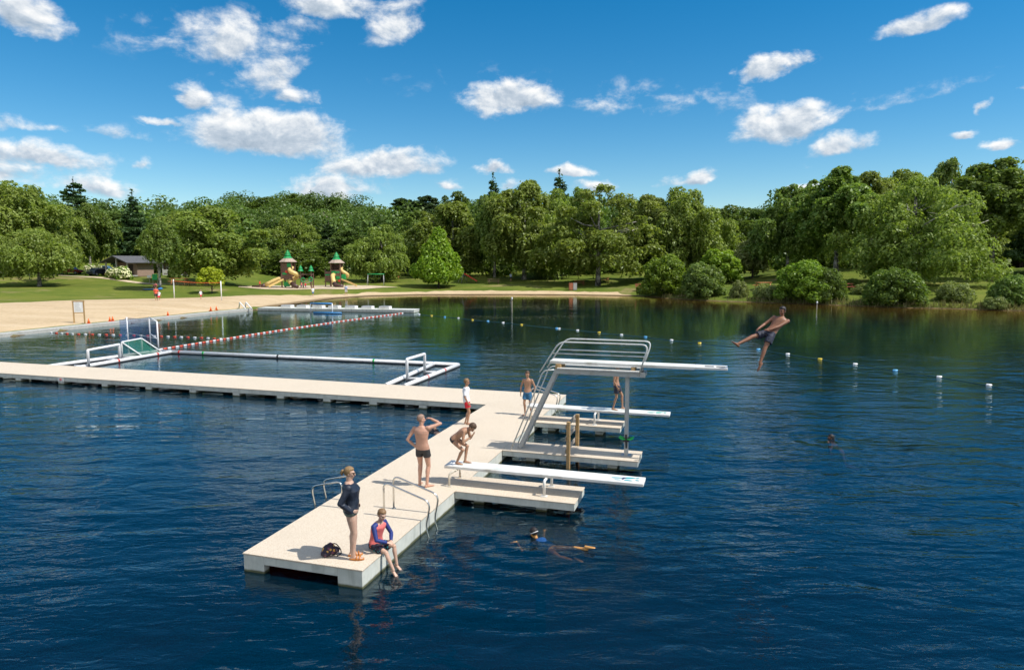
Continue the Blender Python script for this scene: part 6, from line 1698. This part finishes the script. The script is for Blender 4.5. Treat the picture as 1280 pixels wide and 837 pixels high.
# far house roof on the wooded hill
p0 = aty(391, 270, 305); gz = hz(p0.x, 305); e = empty('house', (p0.x, 305, gz), .1, 'brown-roofed house half hidden in the wood on the far hill', 'house')
zr = p0.z - gz
b = MB(); b.box((0, 0, zr * .45), (8, 6, zr * .9)); b.obj('wall', M['cabin_wall'], e)
b = MB(); b.loft([(Vector((0, 0, zr * .9)), Vector((6.4, 0, 0)), Vector((0, 5, 0))), (Vector((0, 0, zr + 1.4)), Vector((4.6, 0, 0)), Vector((0, .3, 0)))], 4); b.obj('roof', M['tower_roof'], e)

# parked cars
def car(px, d, label, col, rz, van=False):
    p = ground_d(px, d); e = empty('parked_car', p, rz, label, 'car', 'cars parked by the cabins')
    mt = mat('car_paint_' + label.split()[0], col, .25, .1, var=.03, coat=.5, bump=0)
    b = MB(); L = 2.1
    prof = [(-L, .35), (-L, .85), (-1.55, .98), (-1.05, 1.48), (.55, 1.50), (1.15, .98), (1.95, .85), (L, .55), (L, .35)] if not van else [(-L - .3, .4), (-L - .3, 2.2), (1.3, 2.25), (1.8, 1.3), (L + .3, 1.1), (L + .3, .4)]
    vs = [[b.bm.verts.new((x, y, z)) for x, z in prof] for y in (-.85, .85)]
    n = len(prof)
    for i in range(n): b.bm.faces.new((vs[0][i], vs[0][(i + 1) % n], vs[1][(i + 1) % n], vs[1][i]))
    b.bm.faces.new(vs[0]); b.bm.faces.new(list(reversed(vs[1]))); b.obj('body', mt, e, .06)
    for sy in (-1, 1):
        b = MB(); q = [(-1.35, 1.02), (-1.0, 1.40), (.5, 1.42), (.98, 1.02)] if not van else [(.2, 1.3), (.2, 2.0), (1.25, 2.0), (1.6, 1.3)]
        b.poly([(x, sy * .858, z) for x, z in q]); b.obj('window', M['glass_dark'], e)
        for x in (-1.3, 1.3):
            b = MB(); b.tube([(x, sy * .68, .33), (x, sy * .88, .33)], .33, 16); w_ = b.obj('wheel', M['black_rubber'], e)
            b = MB(); b.tube([(x, sy * .875, .33), (x, sy * .89, .33)], .19, 12); b.obj('rim', M['grey_steel'], w_)
    return e
car(137, 146, 'blue car with a pale roof parked behind the flowering bushes', (.10, .22, .42), .15)
car(130, 127, 'dark blue-grey car parked at the left corner of the grey cabin', (.02, .03, .05), 1.2)
car(163, 150, 'white van glimpsed behind the grey cabin roof', (.75, .76, .78), .4, True)
car(210, 150, 'silver car glimpsed between the trees above the second cabin', (.5, .53, .56), .2)
car(94, 140, 'red car parked in the shade at the far left of the cabins', (.35, .03, .03), .1)

# beach blanket
p = ground_at(190, 362, 1.3); b = MB(); b.ell((0, 0, .05), (1.5, .8, .05), 16, 6); b.ell((1.2, .2, .14), (.35, .25, .14), 10, 8); o = b.obj('beach_towel', M['blue_plastic']); o.location = p; tag(o, 'blue beach towel with a bundle spread on the lawn below the leaning birch', 'towel')

# people on the beach and playground
def walker(px, py, H, face, label, skin, hair, wear, pose=None):
    p = ground_at(px, py, .8)
    P = dict(anR=(.10, .16, .075), anL=(-.10, -.18, .10), wrR=(.24, -.12, .80 * H / 1.7), wrL=(-.24, .16, .82 * H / 1.7)); P['anR'] = tuple(x * H / 1.7 for x in P['anR']); P['anL'] = tuple(x * H / 1.7 for x in P['anL'])
    if pose: P.update(pose)
    person(p, face, H, P, label, skin, hair, wear, far=True, group='people on the beach and lawn')
st = lambda n_, m_, **k: shorts(n_, m_, .75, .115, .018, .04)
walker(195.5, 376, 1.72, (.5, -.85), 'adult with an orange top and dark shorts walking on the sand left of the net', 'tan', 'brown', (upper('shirt', 'orange_red', .8, -.03, .016), st('shorts', 'black_trunks')))
walker(198.8, 376, 1.25, (.5, -.85), 'child in red walking close beside the adult in the orange top', 'pale', 'brown', (upper('shirt', 'white_shirt', .8, -.03, .016), st('shorts', 'red_shorts')))
walker(251.3, 374.5, 1.25, (.95, -.3), 'child in a white top and red shorts running on the sand under the volleyball net', 'pale', 'sandy', (upper('shirt', 'white_shirt', .8, -.03, .016), st('shorts', 'red_shorts')))
walker(391.3, 370.8, 1.45, (.8, -.6), 'child in white and pale blue running down the sand below the climbing frame', 'pale', 'sandy', (upper('shirt', 'white_shirt', .8, -.03, .016), st('shorts', 'blue_trunks')))
walker(432.7, 369.3, 1.75, (.1, 1), 'adult in a pale blue shirt standing on the sand below the second play tower', 'tan', 'brown', (upper('shirt', 'pale_blue_shirt', .8, -.03, .018), st('shorts', 'white_shirt')))
walker(325, 359.8, 1.25, (1, 0), 'child in dark red standing at the mouth of the brown slide exit', 'tan', 'brown', (upper('shirt', 'orange_red', .8, -.03, .016), st('shorts', 'black_trunks')))
walker(389.3, 359.4, 1.6, (-.6, -.8), 'adult in dark blue standing by the right post of the climbing frame', 'tan', 'dark', (upper('shirt', 'royal_sleeve', .8, -.03, .016), st('shorts', 'black_trunks')))
walker(377, 361.0, 1.15, (-1, -.3), 'child in pink at the foot of the climbing frame, left one', 'pale', 'brown', (upper('shirt', 'coral_shirt', .8, -.03, .016), st('shorts', 'royal_sleeve')))
walker(382, 361.3, 1.1, (1, -.3), 'child in blue and red at the foot of the climbing frame, right one', 'pale', 'dark', (upper('shirt', 'red_shorts', .8, -.03, .016), st('shorts', 'royal_sleeve')))
walker(638.5, 351.5, 1.7, (.2, -1), 'distant person in a pale blue top in the shade of the middle grove', 'tan', 'dark', (upper('shirt', 'pale_blue_shirt', .8, -.03, .016), st('shorts', 'black_trunks')))
pp = ground_at(194.5, 361, 1.3)
person(pp + Vector((0, 0, .1)), (-.3, -.95), 1.65, {'pel': (0, 0, .10), 'chest': (0, -.05, .58), 'anR': (.15, .55, .06), 'anL': (-.15, .5, .06), 'khR': (.2, .2, 1), 'khL': (-.2, .2, 1), 'wrR': (.2, .3, .35), 'wrL': (-.2, .3, .35)},
       'person in a reddish top sitting on the lawn against the leaning birch', 'tan', 'brown', (upper('shirt', 'coral_shirt', .8, -.03, .016), st('shorts', 'black_trunks')), far=True, group='people on the beach and lawn')
